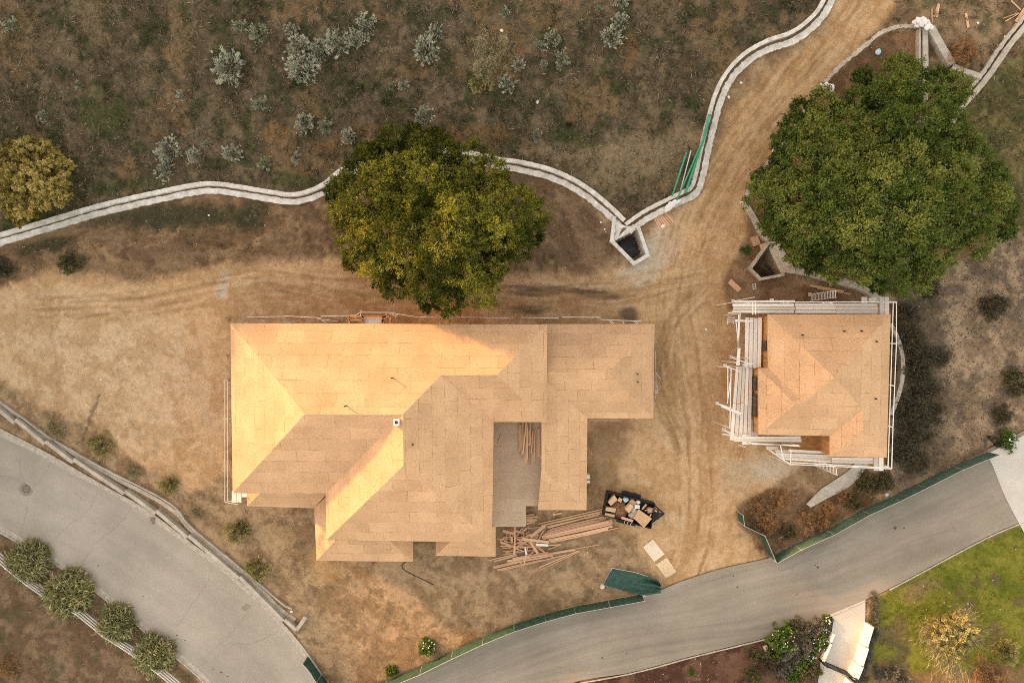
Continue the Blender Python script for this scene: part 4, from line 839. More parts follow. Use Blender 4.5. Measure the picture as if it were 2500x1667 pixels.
for x, y, r, k, l in ((171, 637, 30, 'olive', 'round olive shrub alone at the foot of the soil mounds'), (2, 650, 28, 'scrub', 'dark shrub cut by the left edge beside the bare dirt'), (243, 1086, 34, 'yellow', 'bright yellow round shrub above the street retaining wall'),
 (133, 1046, 26, 'grassbush', 'faint olive tuft close to the fissure in the dirt'), (411, 1183, 27, 'yellow', 'yellow green shrub by the wall, left of the large house corner'), (322, 1150, 20, 'grassbush', 'small dull shrub between two yellow shrubs above the wall'),
 (478, 1250, 16, 'grassbush', 'small dark tuft in dry grass below the large house corner'), (580, 1302, 36, 'yellow', 'biggest yellow shrub in the dry grass left of the porch'), (627, 1390, 33, 'yellow', 'lowest yellow green shrub along the street wall'),
 (1955 - 1000, 1641, 15, 'green', 'small bright green plant by the lower end of the mesh fence'), (2435, 750, 36, 'scrub', 'round dark green shrub alone on the leaf litter by the right edge'), (2490, 930, 34, 'olive', 'olive shrub half out of frame at the right edge'),
 (2465, 1594, 32, 'yellow', 'pale yellow green shrub on the lawn near the right edge'), (2428, 1645, 38, 'tumble', 'orange brown bush at the bottom edge beside the lawn'), (2357, 129, 36, 'tumble', 'orange brown dry bush between the walls in the top right corner'),
 (1815 + 8, 608, 12, 'green', 'small green weed beside the cardboard scraps at the track'), (2450, 110 + 900, 26, 'scrub', 'grey twiggy shrub right of the scrub thicket')):
    bush(k, 'shrub', l, 'shrub', x, y, r * 1.2)
for x, y, r, l in ((2215, 775, 30, 'topmost dark shrub of the thicket beside the small house'), (2222, 830, 38, 'second dark shrub from the top of the thicket beside the small house'), (2246, 885, 42, 'broad dark shrub where the thicket bulges right'), (2258, 945, 40, 'grey brown shrub in the middle of the thicket'), (2228, 1000, 36, 'dark shrub of the thicket level with the curved wall end'),
 (2248, 1052, 38, 'dark shrub of the thicket just above the scaffold foot'), (2205, 1100, 34, 'dark shrub beside the southeast corner of the small house'), (2240, 1130, 30, 'dark shrub nearest the mesh fence bend'), (2300, 870, 22, 'small outlying shrub on the right of the thicket'), (2290, 1010, 24, 'small dark outlier on the lower right of the thicket'), (2270, 700, 30, 'grey shrub under the right skirt of the bigger green oak')):
    bush('scrub', 'thicket_shrub', l, 'shrub', x, y, r * 1.35, 'dark shrubs of the thicket by the small house', hs=.6)
for x, y, r, l in ((1905, 1222, 32, 'brown dry bush left of the concrete path end'), (1968, 1272, 30, 'tangled brown dry bush just below the concrete path end'), (2022, 1248, 27, 'rounded orange brown dry bush below the concrete path'), (2012, 1273, 25, 'low brown dry bush closest to the mesh fence'), (2061, 1212, 21, 'small upright brown dry bush right of the concrete path'), (1872, 1280, 38, 'wide brown dry bush beside the folded mesh gate'), (1850, 1235, 26, 'sparse brown dry bush at the edge of the bare dirt')):
    bush('tumble', 'dry_bush', l, 'bush', x, y, r * .95, 'brown dry bushes between the small house and the lane')
for x, y, r, l in ((2120, 1180, 34, 'olive brown shrub below the south scaffold of the small house'), (2085, 1225, 26, 'olive shrub between the brown bushes and the mesh fence'), (2165, 1175, 28, 'dull shrub by the fence under the scaffold corner'), (1925, 1300, 24, 'low olive shrub near the white litter by the fence')): bush('olive', 'shrub', l, 'shrub', x, y, r)
tw = bush('tumble', 'tumbleweed', 'small round brown tumbleweed resting on the street gutter', 'tumbleweed', 373, 1268, 11)
bush('tumble', 'dry_bush', 'grey brown dry bush in the bottom left corner bed', 'bush', 21, 1630, 32)
# --- spiky olive bushes along the white rail fence
def spiky(n, seed, asp=.05, L=.25):
    rng = np.random.default_rng(seed); d = unit(n, rng); d[:, 2] = np.abs(d[:, 2]) * .7 + .12; rr = rng.uniform(.15, .75, n)
    k = 30; ld = unit(k * 2, rng); ld = ld[ld[:, 2] > -.1][:k]; i = rng.integers(0, len(ld), n); tone = rng.random(len(ld))
    c = ld[i] * np.array([.66, .66, .6]) * (.55 + .45 * np.sqrt(rng.random(n)))[:, None] + rng.normal(size=(n, 3)) * .12; c[:, 2] = np.abs(c[:, 2]) + .1
    dd = c / np.linalg.norm(c, axis=1)[:, None] * .6 + unit(n, rng) * .65; dd /= np.linalg.norm(dd, axis=1)[:, None]
    V = blades(c, dd, L * rng.uniform(.4, 1.1, n), np.full(n, asp), rng, .5)
    return V, np.clip(.45 * rng.random(n) + .35 * tone[i] + .3 * ss(.5, 1.1, np.linalg.norm(c, axis=1)), 0, 1)
for x, y, r, l in ((38, 1385, 58, 'spiky olive bush at the left edge, first of the row along the rail fence'), (140, 1462, 70, 'largest and brightest spiky bush of the row along the rail fence'), (258, 1540, 56, 'darker spiky bush third in the row along the rail fence'), (352, 1618, 58, 'spiky bush at the bottom end of the row along the rail fence')):
    p = PG(x, y); k = P(x * .965 + 1250 * .035, y * .965 + 833 * .035, p.z); o = thing('spiky_bush', l, 'bush', (k.x, k.y, k.z - .05), 'spiky bushes along the white rail fence'); o.scale = (r * MPP * random.uniform(.9, 1.12), r * MPP * random.uniform(.85, 1.1), r * MPP * .9); o.rotation_euler.z = x
    V, va = spiky(7500, x); f = fast_mesh('spiky_foliage', V, 4, {'var': va}); f.materials.append(LM['willow']); c_ = bpy.data.objects.new('foliage', f); C.objects.link(c_); c_.parent = o
    V, va = spiky(700, x + 5, .03, .42); va = va * .6 + .35; f = fast_mesh('spiky_plumes', V, 4, {'var': va}); f.materials.append(LM['straw']); c_ = bpy.data.objects.new('plumes', f); C.objects.link(c_); c_.parent = o
    s = stems_mb(9, x).mesh('stems'); s.materials.append(M['twig']); c_ = bpy.data.objects.new('stem', s); C.objects.link(c_); c_.parent = o
# --- trees
def tree(name, label, base_px, outline, zlo, zhi, nl, sub, per, leaf, lm, seed, lobe=(1.0, 1.9), asp=.5, trunk_r=.45, droop=0.0, thin=None):
    rng = np.random.default_rng(seed); rr = random.Random(seed)
    xs = [p[0] for p in outline]; ys = [p[1] for p in outline]; pts = []; tries = 0
    while len(pts) < nl and tries < 40000:
        tries += 1; spc = 72 if nl > 60 else 30; x = rr.uniform(min(xs), max(xs)); y = rr.uniform(min(ys), max(ys)); d = float(sdf(np.array([x]), np.array([y]), outline)[0])
        if d < 17: continue
        if any((x - a) ** 2 + (y - b) ** 2 < (spc - (spc - 14) * min(1, tries / 9000)) ** 2 for a, b, _ in pts): continue
        if thin and any((x - a) ** 2 + (y - b) ** 2 < r_ ** 2 for a, b, r_ in thin) and rr.random() < .8: continue
        pts.append((x, y, d))
    dm = max(p[2] for p in pts); g = float(gz(P(*base_px).x, P(*base_px).y)); base = P(*base_px, g)
    t = thing(name, label, 'tree', tuple(base)); cs, us, ss_, vs_ = [], [], [], []; lobes = []; ntop = int(nl * .45)
    for x, y, d in pts:
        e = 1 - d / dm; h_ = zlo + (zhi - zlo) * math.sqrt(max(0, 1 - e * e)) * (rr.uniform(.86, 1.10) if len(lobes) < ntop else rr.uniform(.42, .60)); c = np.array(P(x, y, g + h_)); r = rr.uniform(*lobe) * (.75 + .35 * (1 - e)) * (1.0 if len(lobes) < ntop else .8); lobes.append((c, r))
        dd = unit(sub * 2, rng); dd = dd[dd[:, 2] > -.25][:sub]; sc_ = c + dd * r * rng.uniform(.55, 1.0, len(dd))[:, None] * np.array([1, 1, .72])
        k = len(dd) * per; i = np.repeat(np.arange(len(dd)), per); sg = r * .17
        sp = sc_ - c; sp = sp / (np.linalg.norm(sp, axis=1)[:, None] + 1e-6) + rng.normal(size=sp.shape) * .45; sg = r * .095; q = sc_[i] + sp[i] * (rng.uniform(-.12, .26, k) * r)[:, None] + rng.normal(size=(k, 3)) * sg; q[:, 2] -= droop * rng.random(k)
        out = q - c; out /= np.linalg.norm(out, axis=1)[:, None] + 1e-6
        u = out * .45 + unit(k, rng) * .6; u /= np.linalg.norm(u, axis=1)[:, None]
        tone = rng.random(len(dd)); lt = rr.random()
        cs.append(q); us.append(u); ss_.append(leaf * rng.uniform(.6, 1.35, k)); vs_.append(np.clip(.26 * rng.random(k) + .22 * tone[i] + (.06 + .34 * lt if len(lobes) <= ntop else .04 * lt) + .26 * ss(-.5, .9, out[:, 2]), 0, 1))  # lit relief in the colour: top lobes and upper leaves brighter, lower lobes darker
    V = leaves(np.vstack(cs), np.vstack(us), np.concatenate(ss_), asp, rng)
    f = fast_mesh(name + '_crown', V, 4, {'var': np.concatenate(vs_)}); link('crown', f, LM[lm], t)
    m = MB(); top = base + Vector((rr.uniform(-.4, .4), rr.uniform(-.4, .4), zlo * .8)); m.tube([base - Vector((0, 0, .4)), base + Vector((.1, 0, zlo * .4)), top], [trunk_r * 1.25, trunk_r, trunk_r * .85], 10); m.build('trunk', M['bark'], t, True)
    m = MB()
    for c, r in lobes[::2]:
        c = Vector(c); md = top.lerp(c, .5) + Vector((rr.uniform(-.6, .6), rr.uniform(-.6, .6), rr.uniform(-.2, .6))); m.tube([top.lerp(base, rr.uniform(0, .25)), md, c], [trunk_r * .38, trunk_r * .2, .03], 5)
    m.build('limbs', M['bark'], t, True)
    return t
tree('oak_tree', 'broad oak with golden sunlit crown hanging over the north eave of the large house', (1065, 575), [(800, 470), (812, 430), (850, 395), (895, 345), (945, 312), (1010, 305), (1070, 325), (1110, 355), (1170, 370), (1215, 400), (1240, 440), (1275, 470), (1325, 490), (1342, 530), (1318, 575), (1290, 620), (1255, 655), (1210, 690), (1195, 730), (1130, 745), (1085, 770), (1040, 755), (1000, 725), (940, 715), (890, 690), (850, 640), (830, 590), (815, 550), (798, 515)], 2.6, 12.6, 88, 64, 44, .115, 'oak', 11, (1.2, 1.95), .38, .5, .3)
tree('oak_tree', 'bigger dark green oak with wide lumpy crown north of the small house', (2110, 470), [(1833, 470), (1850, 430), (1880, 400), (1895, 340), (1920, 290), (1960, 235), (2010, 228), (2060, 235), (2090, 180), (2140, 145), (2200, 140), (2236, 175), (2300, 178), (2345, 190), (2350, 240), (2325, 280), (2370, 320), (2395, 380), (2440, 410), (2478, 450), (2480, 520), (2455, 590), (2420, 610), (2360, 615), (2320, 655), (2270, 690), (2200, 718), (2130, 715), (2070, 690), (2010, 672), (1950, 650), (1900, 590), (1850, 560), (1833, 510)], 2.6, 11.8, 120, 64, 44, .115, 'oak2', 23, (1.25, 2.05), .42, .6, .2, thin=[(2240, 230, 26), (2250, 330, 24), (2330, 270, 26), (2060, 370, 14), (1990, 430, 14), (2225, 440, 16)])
tree('small_tree', 'small tree with sun gold painted into its leaves at the left edge just above the drain', (88, 440), [(-45, 440), (-12, 380), (8, 345), (60, 325), (118, 335), (150, 362), (180, 395), (188, 450), (165, 505), (105, 515), (80, 560), (35, 555), (5, 515), (-35, 500)], 1.0, 4.6, 52, 22, 46, .12, 'sungold', 31, (.6, 1.05), .42, .14)
# ornamental tree on the lawn: green core with long straw plumes
t = tree('ornamental_tree', 'feathery straw and green tree in the middle of the lawn', (2330, 1540), [(2250, 1540), (2265, 1500), (2310, 1490), (2360, 1500), (2400, 1540), (2395, 1580), (2350, 1600), (2340, 1640), (2300, 1600), (2270, 1575)], .9, 3.4, 26, 16, 34, .11, 'gold', 41, (.5, .95), .3, .12)
rng = np.random.default_rng(3)
for j, (x, y, a, sp, L) in enumerate(((2275, 1535, 2.5, .5, 2.2), (2290, 1570, 2.3, .5, 2.4), (2310, 1600, 2.0, .5, 2.4), (2335, 1635, 1.8, .5, 2.2), (2345, 1510, .3, .8, 1.8), (2300, 1560, 5.4, .5, 2.2), (2370, 1550, -.2, .6, 2.0))):
    p = P(x, y, 2.2); n = 380; an = a + rng.normal(size=n) * sp * 1.3; b0 = np.array(p) + rng.normal(size=(n, 3)) * [.6, .6, .3]; d = np.stack([-np.cos(an) * -1 * np.cos(rng.random(n) * .3), -np.sin(an), .25 + .3 * rng.random(n)], 1); d /= np.linalg.norm(d, axis=1)[:, None]
    V = blades(b0, d, L * rng.uniform(.3, 1, n) * .52, np.full(n, .035), rng, .5); f = fast_mesh('plume', V, 4, {'var': rng.random(n)}); link('plume', f, LM['straw'], t)
# --- garden planting by the driveway
for x, y, r, k, l in ((2019, 1515, 15, 'green', 'white flowering plant at the top left corner of the driveway'), (2014, 1540, 13, 'green', 'small white flowering plant left of the driveway, below the corner one'), (1914, 1567, 40, 'green', 'largest white flowering shrub around the pale garden stones'), (2004, 1568, 24, 'green', 'white flowering shrub against the low left driveway wall'), (1982, 1607, 17, 'green', 'white flowering plant just above the black driveway gate'),
 (1893, 1596, 24, 'green', 'bright green shrub at the left of the grey pavers'), (1959, 1620, 26, 'green', 'pale green shrub left of the gate'), (1951, 1528, 28, 'olive', 'grassy green clump along the lane edge'), (1979, 1646, 32, 'olive', 'dark green shrub at the bottom edge by the gate'), (2001, 1640, 16, 'yellow', 'bright yellow shrub below the gate hinge'),
 (1882, 1618, 34, 'scrub', 'dark rounded shrub in the lower garden bed'), (1838, 1650, 28, 'olive', 'dull green shrub at the bottom edge of the mulch bed'), (1932, 1650, 20, 'green', 'small fresh green plant at the bottom edge between darker shrubs'), (1838, 1598, 22, 'olive', 'sparse green shrub in the dark mulch'), (1690, 1642, 10, 'green', 'tiny green seedling alone in the dark mulch'), (2118, 1662, 16, 'yellow', 'small yellow plant right of the gate post')):
    bush(k, 'garden_shrub', l, 'shrub', x, y, r)
for i, (x, y, r) in enumerate(((1992, 1531, 26), (1980, 1551, 28), (1966, 1572, 26), (1956, 1596, 28), (1932, 1616, 28), (1912, 1634, 28))):
    bush('hedge', 'hedge_shrub', ['first grey green clump at the upper end of the garden hedge near the lane', 'second grey green clump down the garden hedge', 'grey green clump beside the white garden stone', 'grey green clump right of the curved stone edging', 'grey green clump below the curved stone edging', 'lowest grey green clump of the garden hedge'][i], 'hedge', x, y, r, 'grey green clumps left of the driveway')
for i, (x, y, r) in enumerate(((2135, 1458, 16), (2135, 1482, 16), (2137, 1503, 16), (2136, 1524, 16), (2134, 1547, 19), (2124, 1570, 19), (2116, 1592, 18), (2112, 1612, 19), (2106, 1634, 20), (2092, 1656, 20), (2151, 1642, 22), (2178, 1646, 24), (2205, 1656, 22))):
    bush('hedge', 'hedge_shrub', ['topmost grey clump of the hedge right of the driveway, touching the lane', 'second grey clump below the lane right of the driveway', 'grey clump just above the first white wall', 'grey clump at the top end of the first white wall', 'grey clump halfway along the first white wall', 'grey clump at the joint of the first two white walls', 'grey clump halfway along the second white wall', 'grey clump at the joint of the second and third white walls', 'grey clump beside the third white wall', 'lowest grey clump by the gate post', 'left grey clump on the bare soil below the lawn', 'middle grey clump on the bare soil below the lawn', 'right grey clump on the bare soil below the lawn'][i], 'hedge', x, y, r, 'grey clumps between driveway and lawn')
o = bush('green', 'flowering_shrub', 'pale flowering plant in the dry grass above the mesh fence', 'shrub', 1044, 1580, 24)
def flowers(parent_px, n, r, seed, label_parent):
    rng = np.random.default_rng(seed); p = PG(*parent_px); a = rng.random(n) * 6.28; q = np.sqrt(rng.random(n)) * r * MPP
    c = np.stack([p.x + np.cos(a) * q, p.y + np.sin(a) * q, p.z + (.75 - .4 * (q / (r * MPP)) ** 2) * r * MPP + .1], 1); d = unit(n, rng); d[:, 2] *= .3; d /= np.linalg.norm(d, axis=1)[:, None]
    V = np.concatenate([leaves(c, d, np.full(n, .085), .9, rng), leaves(c + [0, 0, .02], np.roll(d, 1, 1) * [1, 1, .2], np.full(n, .075), .9, rng)])
    f = fast_mesh('blossom', V, 4, {'var': rng.random(2 * n)}); f.materials.append(LM['flower']); o_ = bpy.data.objects.new('blossom', f); C.objects.link(o_)
    o_.parent = label_parent; o_.matrix_parent_inverse = label_parent.matrix_basis.inverted() if False else (Matrix.LocRotScale(label_parent.location, label_parent.rotation_euler, label_parent.scale)).inverted()
for ob in [q for q in C.objects if q.get('label') and 'flowering' in q['label']]:
    k = Vector(ob.location); s_ = H / (H - k.z); r = ob.scale[0] / MPP
    flowers((1250 + k.x / MPP * s_, 833.5 - k.y / MPP * s_), int(5 + r * .55), r * .85, int(abs(k.x * 10)), ob)
t = thing('flowering_shrub', 'white flowering shrub beside the black fence at the right edge', 'shrub', tuple(PG(2455, 1075))); t.scale = (1.1, 1.1, 1.1)
c_ = bpy.data.objects.new('foliage', PROTO['green'][0][0]); C.objects.link(c_); c_.parent = t; flowers((2455, 1075), 26, 24, 77, t)

# --- uncountable ground cover
def scatter(n, x0, x1, y0, y1, wfield, seed, power=1.0):
    rng = np.random.default_rng(seed); x = rng.uniform(x0, x1, n); y = rng.uniform(y0, y1, n); j, i = near(x, y)
    keep = rng.random(n) < np.clip(wfield[j, i], 0, 1) ** power; x, y, j, i = x[keep], y[keep], j[keep], i[keep]
    return x, y, Z[j, i], j, i, rng
def grass(name, wf, n, k, L, wd, lm, seed, lean=(0, 0), tilt=.9, vbias=None):
    x, y, z, j, i, rng = scatter(n, -53, 53, -36, 36, wf, seed); m = len(x)
    lum = np.clip(.25 + .5 * fbm(x * .5, y * .5, seed, 4) + .5 * (fbm(x * 1.7, y * 1.7, seed + 3, 3) - .5), 0, 1)
    if vbias is not None: lum = np.clip(lum + vbias[j, i], 0, 1)
    b0 = np.repeat(np.stack([x, y, z - .02], 1), k, 0) + rng.normal(size=(m * k, 3)) * [.12, .12, 0]
    a = rng.random(m * k) * 6.28; la = np.repeat(rng.normal(size=(m, 2)) * .5, k, 0); d = np.stack([np.cos(a) * tilt * .7 + la[:, 0] + lean[0], np.sin(a) * tilt * .7 + la[:, 1] + lean[1], rng.uniform(.25, 1.0, m * k)], 1); d /= np.linalg.norm(d, axis=1)[:, None]
    V = blades(b0, d, L * rng.uniform(.4, 1.25, m * k) * np.repeat(rng.uniform(.6, 1.3, m), k), np.full(m * k, wd), rng)
    va = np.clip((np.repeat(lum, k) - .5) * 1.25 + .45 + rng.normal(size=m * k) * .27, 0, 1)
    tag(link(name, fast_mesh(name, V, 4, {'var': va}), LM[lm]), kind='stuff')
offroad = (1 - ss(-.1, .3, Zroad)) * (1 - ss(-6, 2, sdf(QX, QY, HOUSE_PX)))
dry = np.clip(1 - Zhill - Zdirt - Zsoil - Zlawn - Zmul - Zbed - Zrt - Ztr, 0, 1)
cov = ss(.36, .56, fbm(X * .45, Y * .45, 91)) * .8 + .25
nodrain = np.ones(X.shape)
for ln in (DITCH_A, DITCH_B): nodrain *= 1 - ss(24, 17, along(QX, QY, ln)[2])
grass('hillside_grass', np.maximum(Zhill * (.45 + .55 * cov), np.maximum(ZG * .6, Ztr * cov * .45)) * nodrain * offroad, 74000, 7, .62, .042, 'grass', 201, (.18, -.28), .9, -.22 * ss(.52, .66, fbm(X * .75, Y * .75, 21, 6)) + .25 * blob(1560, 390, 130, 60))
grass('short_grass', (dry * cov * .9 + (Zbed + Ztr * .8 + Zsc * .7 + Zrt * .5) * cov + Zsoil * nodrain * .55 * cov) * offroad, 34000, 6, .26, .028, 'field', 202)
grass('lawn_grass', Zlawn * offroad * (1 - zone([(2130, 1600), (2220, 1640), (2400, 1640), (2560, 1600), (2560, 2600), (2000, 2600)], 8, 20) * .8), 60000, 7, .22, .035, 'lawn', 203)
under = zone([(2012, 210), (2080, 150), (2170, 78), (2236, 76), (2300, 320), (2490, 560), (2180, 720), (2040, 690), (1935, 660), (1812, 505), (1890, 385)], 14, 10)
x, y, z, j, i, rng = scatter(90000, -53, 53, -36, 36, np.clip(under * .9 + Zmul * .5 + Zrt * .8 + Zsoil * .28 + Zsc * .45 + Ztr * .35 + dry * .05 + Zbed * .12, 0, 1) * nodrain * (1 - Zroad) + Zroad * .006, 204)
d = unit(len(x), rng); d[:, 2] *= .35; d /= np.linalg.norm(d, axis=1)[:, None]
tag(link('fallen_leaves', fast_mesh('fallen_leaves', leaves(np.stack([x, y, z + .03], 1), d, rng.uniform(.03, .085, len(x)), .6, rng), 4, {'var': rng.random(len(x)) ** 1.4}), LM['litter']), kind='stuff')

# ------------------------------------------------------------ loose timber
UNIT = box_mb(1, 1, 1).mesh('board'); UNIT.materials.append(M['wood'])
UNIT_OLD = box_mb(1, 1, 1).mesh('old_board'); UNIT_OLD.materials.append(M['oldwood'])
def board(a, b, w_, th, label, group, z=None, lift=0.0, me=None, name='plank', cat='plank', roll=0.0, zb=None):
    """a, b photo pixels of the two ends; z fixed height or resting on the ground (plus lift)"""
    pa = P(*a, z) if z is not None else PG(*a, lift + th / 2); pb = P(*b, z if zb is None else zb) if z is not None else PG(*b, lift + th / 2)
    d = pb - pa; o = bpy.data.objects.new(name, me or UNIT); C.objects.link(o); o.location = (pa + pb) / 2
    o.rotation_mode = 'XYZ'; o.rotation_euler = (roll, -math.atan2(d.z, math.hypot(d.x, d.y)), math.atan2(d.y, d.x)); o.scale = (d.length, w_, th)
    return tag(o, label, cat, group)
Tz = lambda x, y: (1180 + x / 4.9, 1200 + y / 4.9)
GA, GB, GC_, GD = 'long planks bundled between the deck and the trailer', 'planks in the lower bundle on the dry grass', 'short offcuts heaped below the raised deck', 'boards lying on the raised deck'
LA = 'long pale plank lying in the bundle that runs from the offcut heap to the trailer'
for k, (x0, y0, x1, y1, w_, th, lf) in enumerate(((650, 385, 1430, 205, .09, .09, 0), (690, 405, 1425, 235, .14, .05, .02), (760, 415, 1380, 280, .09, .09, .02), (800, 450, 1440, 300, .14, .05, .06), (770, 430, 1400, 262, .14, .05, .0), (760, 468, 1330, 345, .09, .09, .1), (740, 500, 1470, 320, .24, .05, .05), (720, 520, 1540, 340, .19, .05, .12), (700, 545, 1545, 365, .28, .06, .16), (715, 560, 1535, 385, .19, .05, .2), (780, 580, 1490, 440, .24, .06, .06), (800, 590, 1545, 412, .19, .05, .1), (840, 600, 1400, 478, .14, .05, .02), (770, 485, 1380, 350, .14, .05, .16), (740, 535, 1500, 352, .14, .04, .24))):
    board(Tz(x0, y0), Tz(x1, y1), w_, th, LA, GA, lift=lf)
board(Tz(760, 615), Tz(1615, 430), .07, .07, 'thin outermost plank along the lower side of the long bundle, its tip past the rest', GA, lift=.01)
LB = 'plank lying in the lower bundle on the dry grass under the offcut heap'
for x0, y0, x1, y1, w_, th, lf in ((60, 820, 390, 745, .10, .06, 0), (130, 830, 400, 760, .14, .05, .02), (120, 905, 560, 800, .28, .05, .02), (170, 935, 700, 815, .14, .06, .0), (205, 940, 985, 755, .10, .09, .02), (285, 830, 815, 740, .19, .05, .06), (300, 862, 830, 760, .14, .05, .04), (440, 800, 1100, 690, .19, .05, .1), (240, 750, 620, 690, .12, .05, .04), (350, 800, 780, 725, .19, .05, .09)):
    board(Tz(x0, y0), Tz(x1, y1), w_, th, LB, GB, lift=lf)
board(Tz(560, 775), Tz(1390, 630), .10, .09, 'longest plank of the lower bundle, reaching furthest right', GB, lift=.12)
board(Tz(665, 905), Tz(1150, 700), .10, .06, 'orange plank, upper of two lying apart below the lower bundle', None); board(Tz(665, 940), Tz(1155, 712), .08, .06, 'pale plank, lower of two lying apart below the lower bundle', None)
LC = 'short offcut of timber in the jumbled heap below the raised deck'
for k in range(52):
    while True:
        x, y = random.gauss(430, 130), random.gauss(580, 90)
        if 190 < x < 680 and 420 < y < 740: break
    a = random.gauss(-.2, .9) ; L = random.uniform(35, 110)
    board(Tz(x - L * math.cos(a), y - L * math.sin(a)), Tz(x + L * math.cos(a), y + L * math.sin(a)), random.choice((.09, .09, .14, .19)), random.choice((.04, .05, .09)), LC, GC_, lift=max(0, .55 - math.hypot(x - 440, y - 580) / 330) * random.uniform(.2, 1), roll=random.uniform(-.3, .3))
for x0, y0, x1, y1 in ((505, 285, 610, 272), (508, 305, 655, 300), (505, 330, 600, 318), (508, 350, 640, 335), (512, 385, 590, 360), (600, 380, 645, 268), (515, 300, 620, 288)): board(Tz(x0, y0), Tz(x1, y1), .19, .06, 'short orange offcut stacked at the corner of the raised deck', 'offcuts at the deck corner', lift=random.uniform(0, .2))
for x0, y0, x1, y1, w_, lf, l in ((378, 418, 376, 722, .11, .75, 'straight plank lying north to south over the offcut heap'), (560, 540, 740, 405, .30, .7, 'wide board slanting across the upper end of the long bundle'), (462, 562, 782, 605, .26, .7, 'wide board lying across the middle of the offcut heap'), (560, 598, 650, 735, .24, .65, 'wide short board pointing down at the lower bundle'), (632, 660, 850, 795, .11, .35, 'narrow board slanting over the lower bundle towards the grass'), (200, 650, 560, 658, .10, .45, 'narrow plank sticking out to the left of the offcut heap'), (235, 468, 368, 500, .27, .3, 'wide orange board under the left edge of the raised deck'), (440, 860, 618, 697, .09, .45, 'thin board crossing another in a V over the lower bundle'), (483, 880, 528, 665, .09, .5, 'thin upright board forming the V over the lower bundle'), (770, 690, 930, 632, .09, .1, 'short thin stick right of the offcut heap'), (440, 668, 925, 630, .09, .5, 'long thin stick lying level across the offcut heap'), (835, 275, 942, 252, .16, .0, 'lone short board below the low wing roof, lower of two'), (825, 255, 900, 222, .14, .0, 'lone short board below the low wing roof, upper of two'), (1245, 715, 1250, 735, .12, 0, 'tiny wood block in the dry grass right of the lower bundle')):
    board(Tz(x0, y0), Tz(x1, y1), w_, .05, l, None, lift=lf)
o = board(Tz(632, 628), Tz(775, 640), .20, .08, 'white plastic strip lying on the offcut heap', None, lift=.75, name='plastic_sheet', cat='plastic', me=None); o.data = o.data.copy(); o.data.materials[0] = M['whiteplastic']
o = board(Tz(498, 672), Tz(516, 755), .14, .06, 'white plastic scrap hanging over the lower edge of the offcut heap', None, lift=.5, name='plastic_sheet', cat='plastic'); o.data = o.data.copy(); o.data.materials[0] = M['whiteplastic']
LD = 'board lying lengthwise on the raised deck against the low wing wall'
for k in range(22):
    x = random.uniform(1266, 1316); y = random.uniform(1028, 1052); L = random.uniform(36, 84); dx = random.gauss(-1.5, 3)
    board((x, y), (x + dx, y + L), random.choice((.09, .14, .19)), .05, LD, GD, z=ZD + .05 + .05 * (k % 5))
board((1224, 1062), (1216, 1084), .14, .05, 'lone short board on the left of the raised deck', None, z=ZD + .04)
# timber elsewhere
for a, b, w_, l in (((1781, 686), (1806, 709), .52, 'single brown board lying diagonally on the dirt below the three-sided basin'), ((2275, 22), (2276, 56), .12, 'left short plank of three above the sandbag heap'), ((2292, 10), (2280, 42), .18, 'middle plank of three above the sandbag heap'), ((2292.5, 10), (2287, 43), .18, 'right plank of three above the sandbag heap'), ((2358, 33), (2364, 68), .22, 'lone plank standing out between the walls in the top right'), ((2468, 2), (2492, 25), .12, 'thin plank pointing at the double wall in the top right corner'), ((2448, 46), (2486, 32), .09, 'upper of two thin sticks by the orange boards in the top right'), ((2454, 53), (2488, 33), .09, 'lower of two thin sticks by the orange boards in the top right'), ((2482, 55), (2506, 20), .45, 'orange formwork board along the double wall in the top right corner'), ((2450, 108), (2482, 58), .22, 'lower orange formwork board along the double wall'), ((1978, 697), (2060, 712), .22, 'orange board lying against the curving double wall'), ((1995, 704), (2078, 718), .14, 'lower orange board lying against the curving double wall'), ((1812, 1118), (1805, 1120 + 0), .2, 'tiny brown block south of the small house scaffold'), ((1806, 1121), (1817, 1095), .15, 'brown stick on the dirt south of the small house scaffold'), ((1802, 1085), (1822, 1091), .18, 'brown board tucked under the lower corner of the west scaffold'), ((193, 455), (210, 438), .08, 'thin pale stick on the slope right of the golden small tree')):
    board(a, b, w_, .06, l, None, lift=.02)
for q, l in ((((2030, 568), (2170, 745), (2045, 838), (1908, 660)), 'upper pale sheet of bare plywood lying near the trailer'), (((2195, 785), (2312, 955), (2183, 1033), (2065, 870)), 'lower tan sheet of bare plywood lying nearest the lane')):
    vv = [PG(*Tz(*p), .07) for p in q]; tag(roof('plywood_sheet', [vv], osb('loose_sheet', (.70, .60, .47) if 'upper' in l else (.64, .49, .33), seams=0), None, .03), l, 'plywood sheet')

# ------------------------------------------------------------ trailer and its load
TT = lambda x, y: (1180 + x / 4.9, 1200 + y / 4.9)
A, B, Cc, D = P(*TT(1490, 5), 1.35), P(*TT(2052, 145), 1.35), P(*TT(2003, 437), 1.35), P(*TT(1437, 282), 1.35)
trl = thing('dump_trailer', 'black high-sided trailer heaped with building waste at the end of the long planks', 'trailer', tuple((A + B + Cc + D) / 4 - Vector((0, 0, 1.35))))
def pan(a, b, t_, z0, z1, name): 
    a2, b2 = Vector((a.x, a.y)), Vector((b.x, b.y)); n = (b2 - a2).normalized(); n = Vector((n.y, -n.x)) * t_
    return MB().prism([tuple(a2), tuple(b2), tuple(b2 - n), tuple(a2 - n)], z0, z1).build(name, M['black'], trl)
pan(A, B, .07, .55, 1.35, 'side_panel'); pan(B, Cc, .07, .55, 1.34, 'front_panel'); pan(Cc, D, .07, .55, 1.351, 'side_panel'); pan(D, A, .07, .55, 1.345, 'tailgate')
rim = MB()
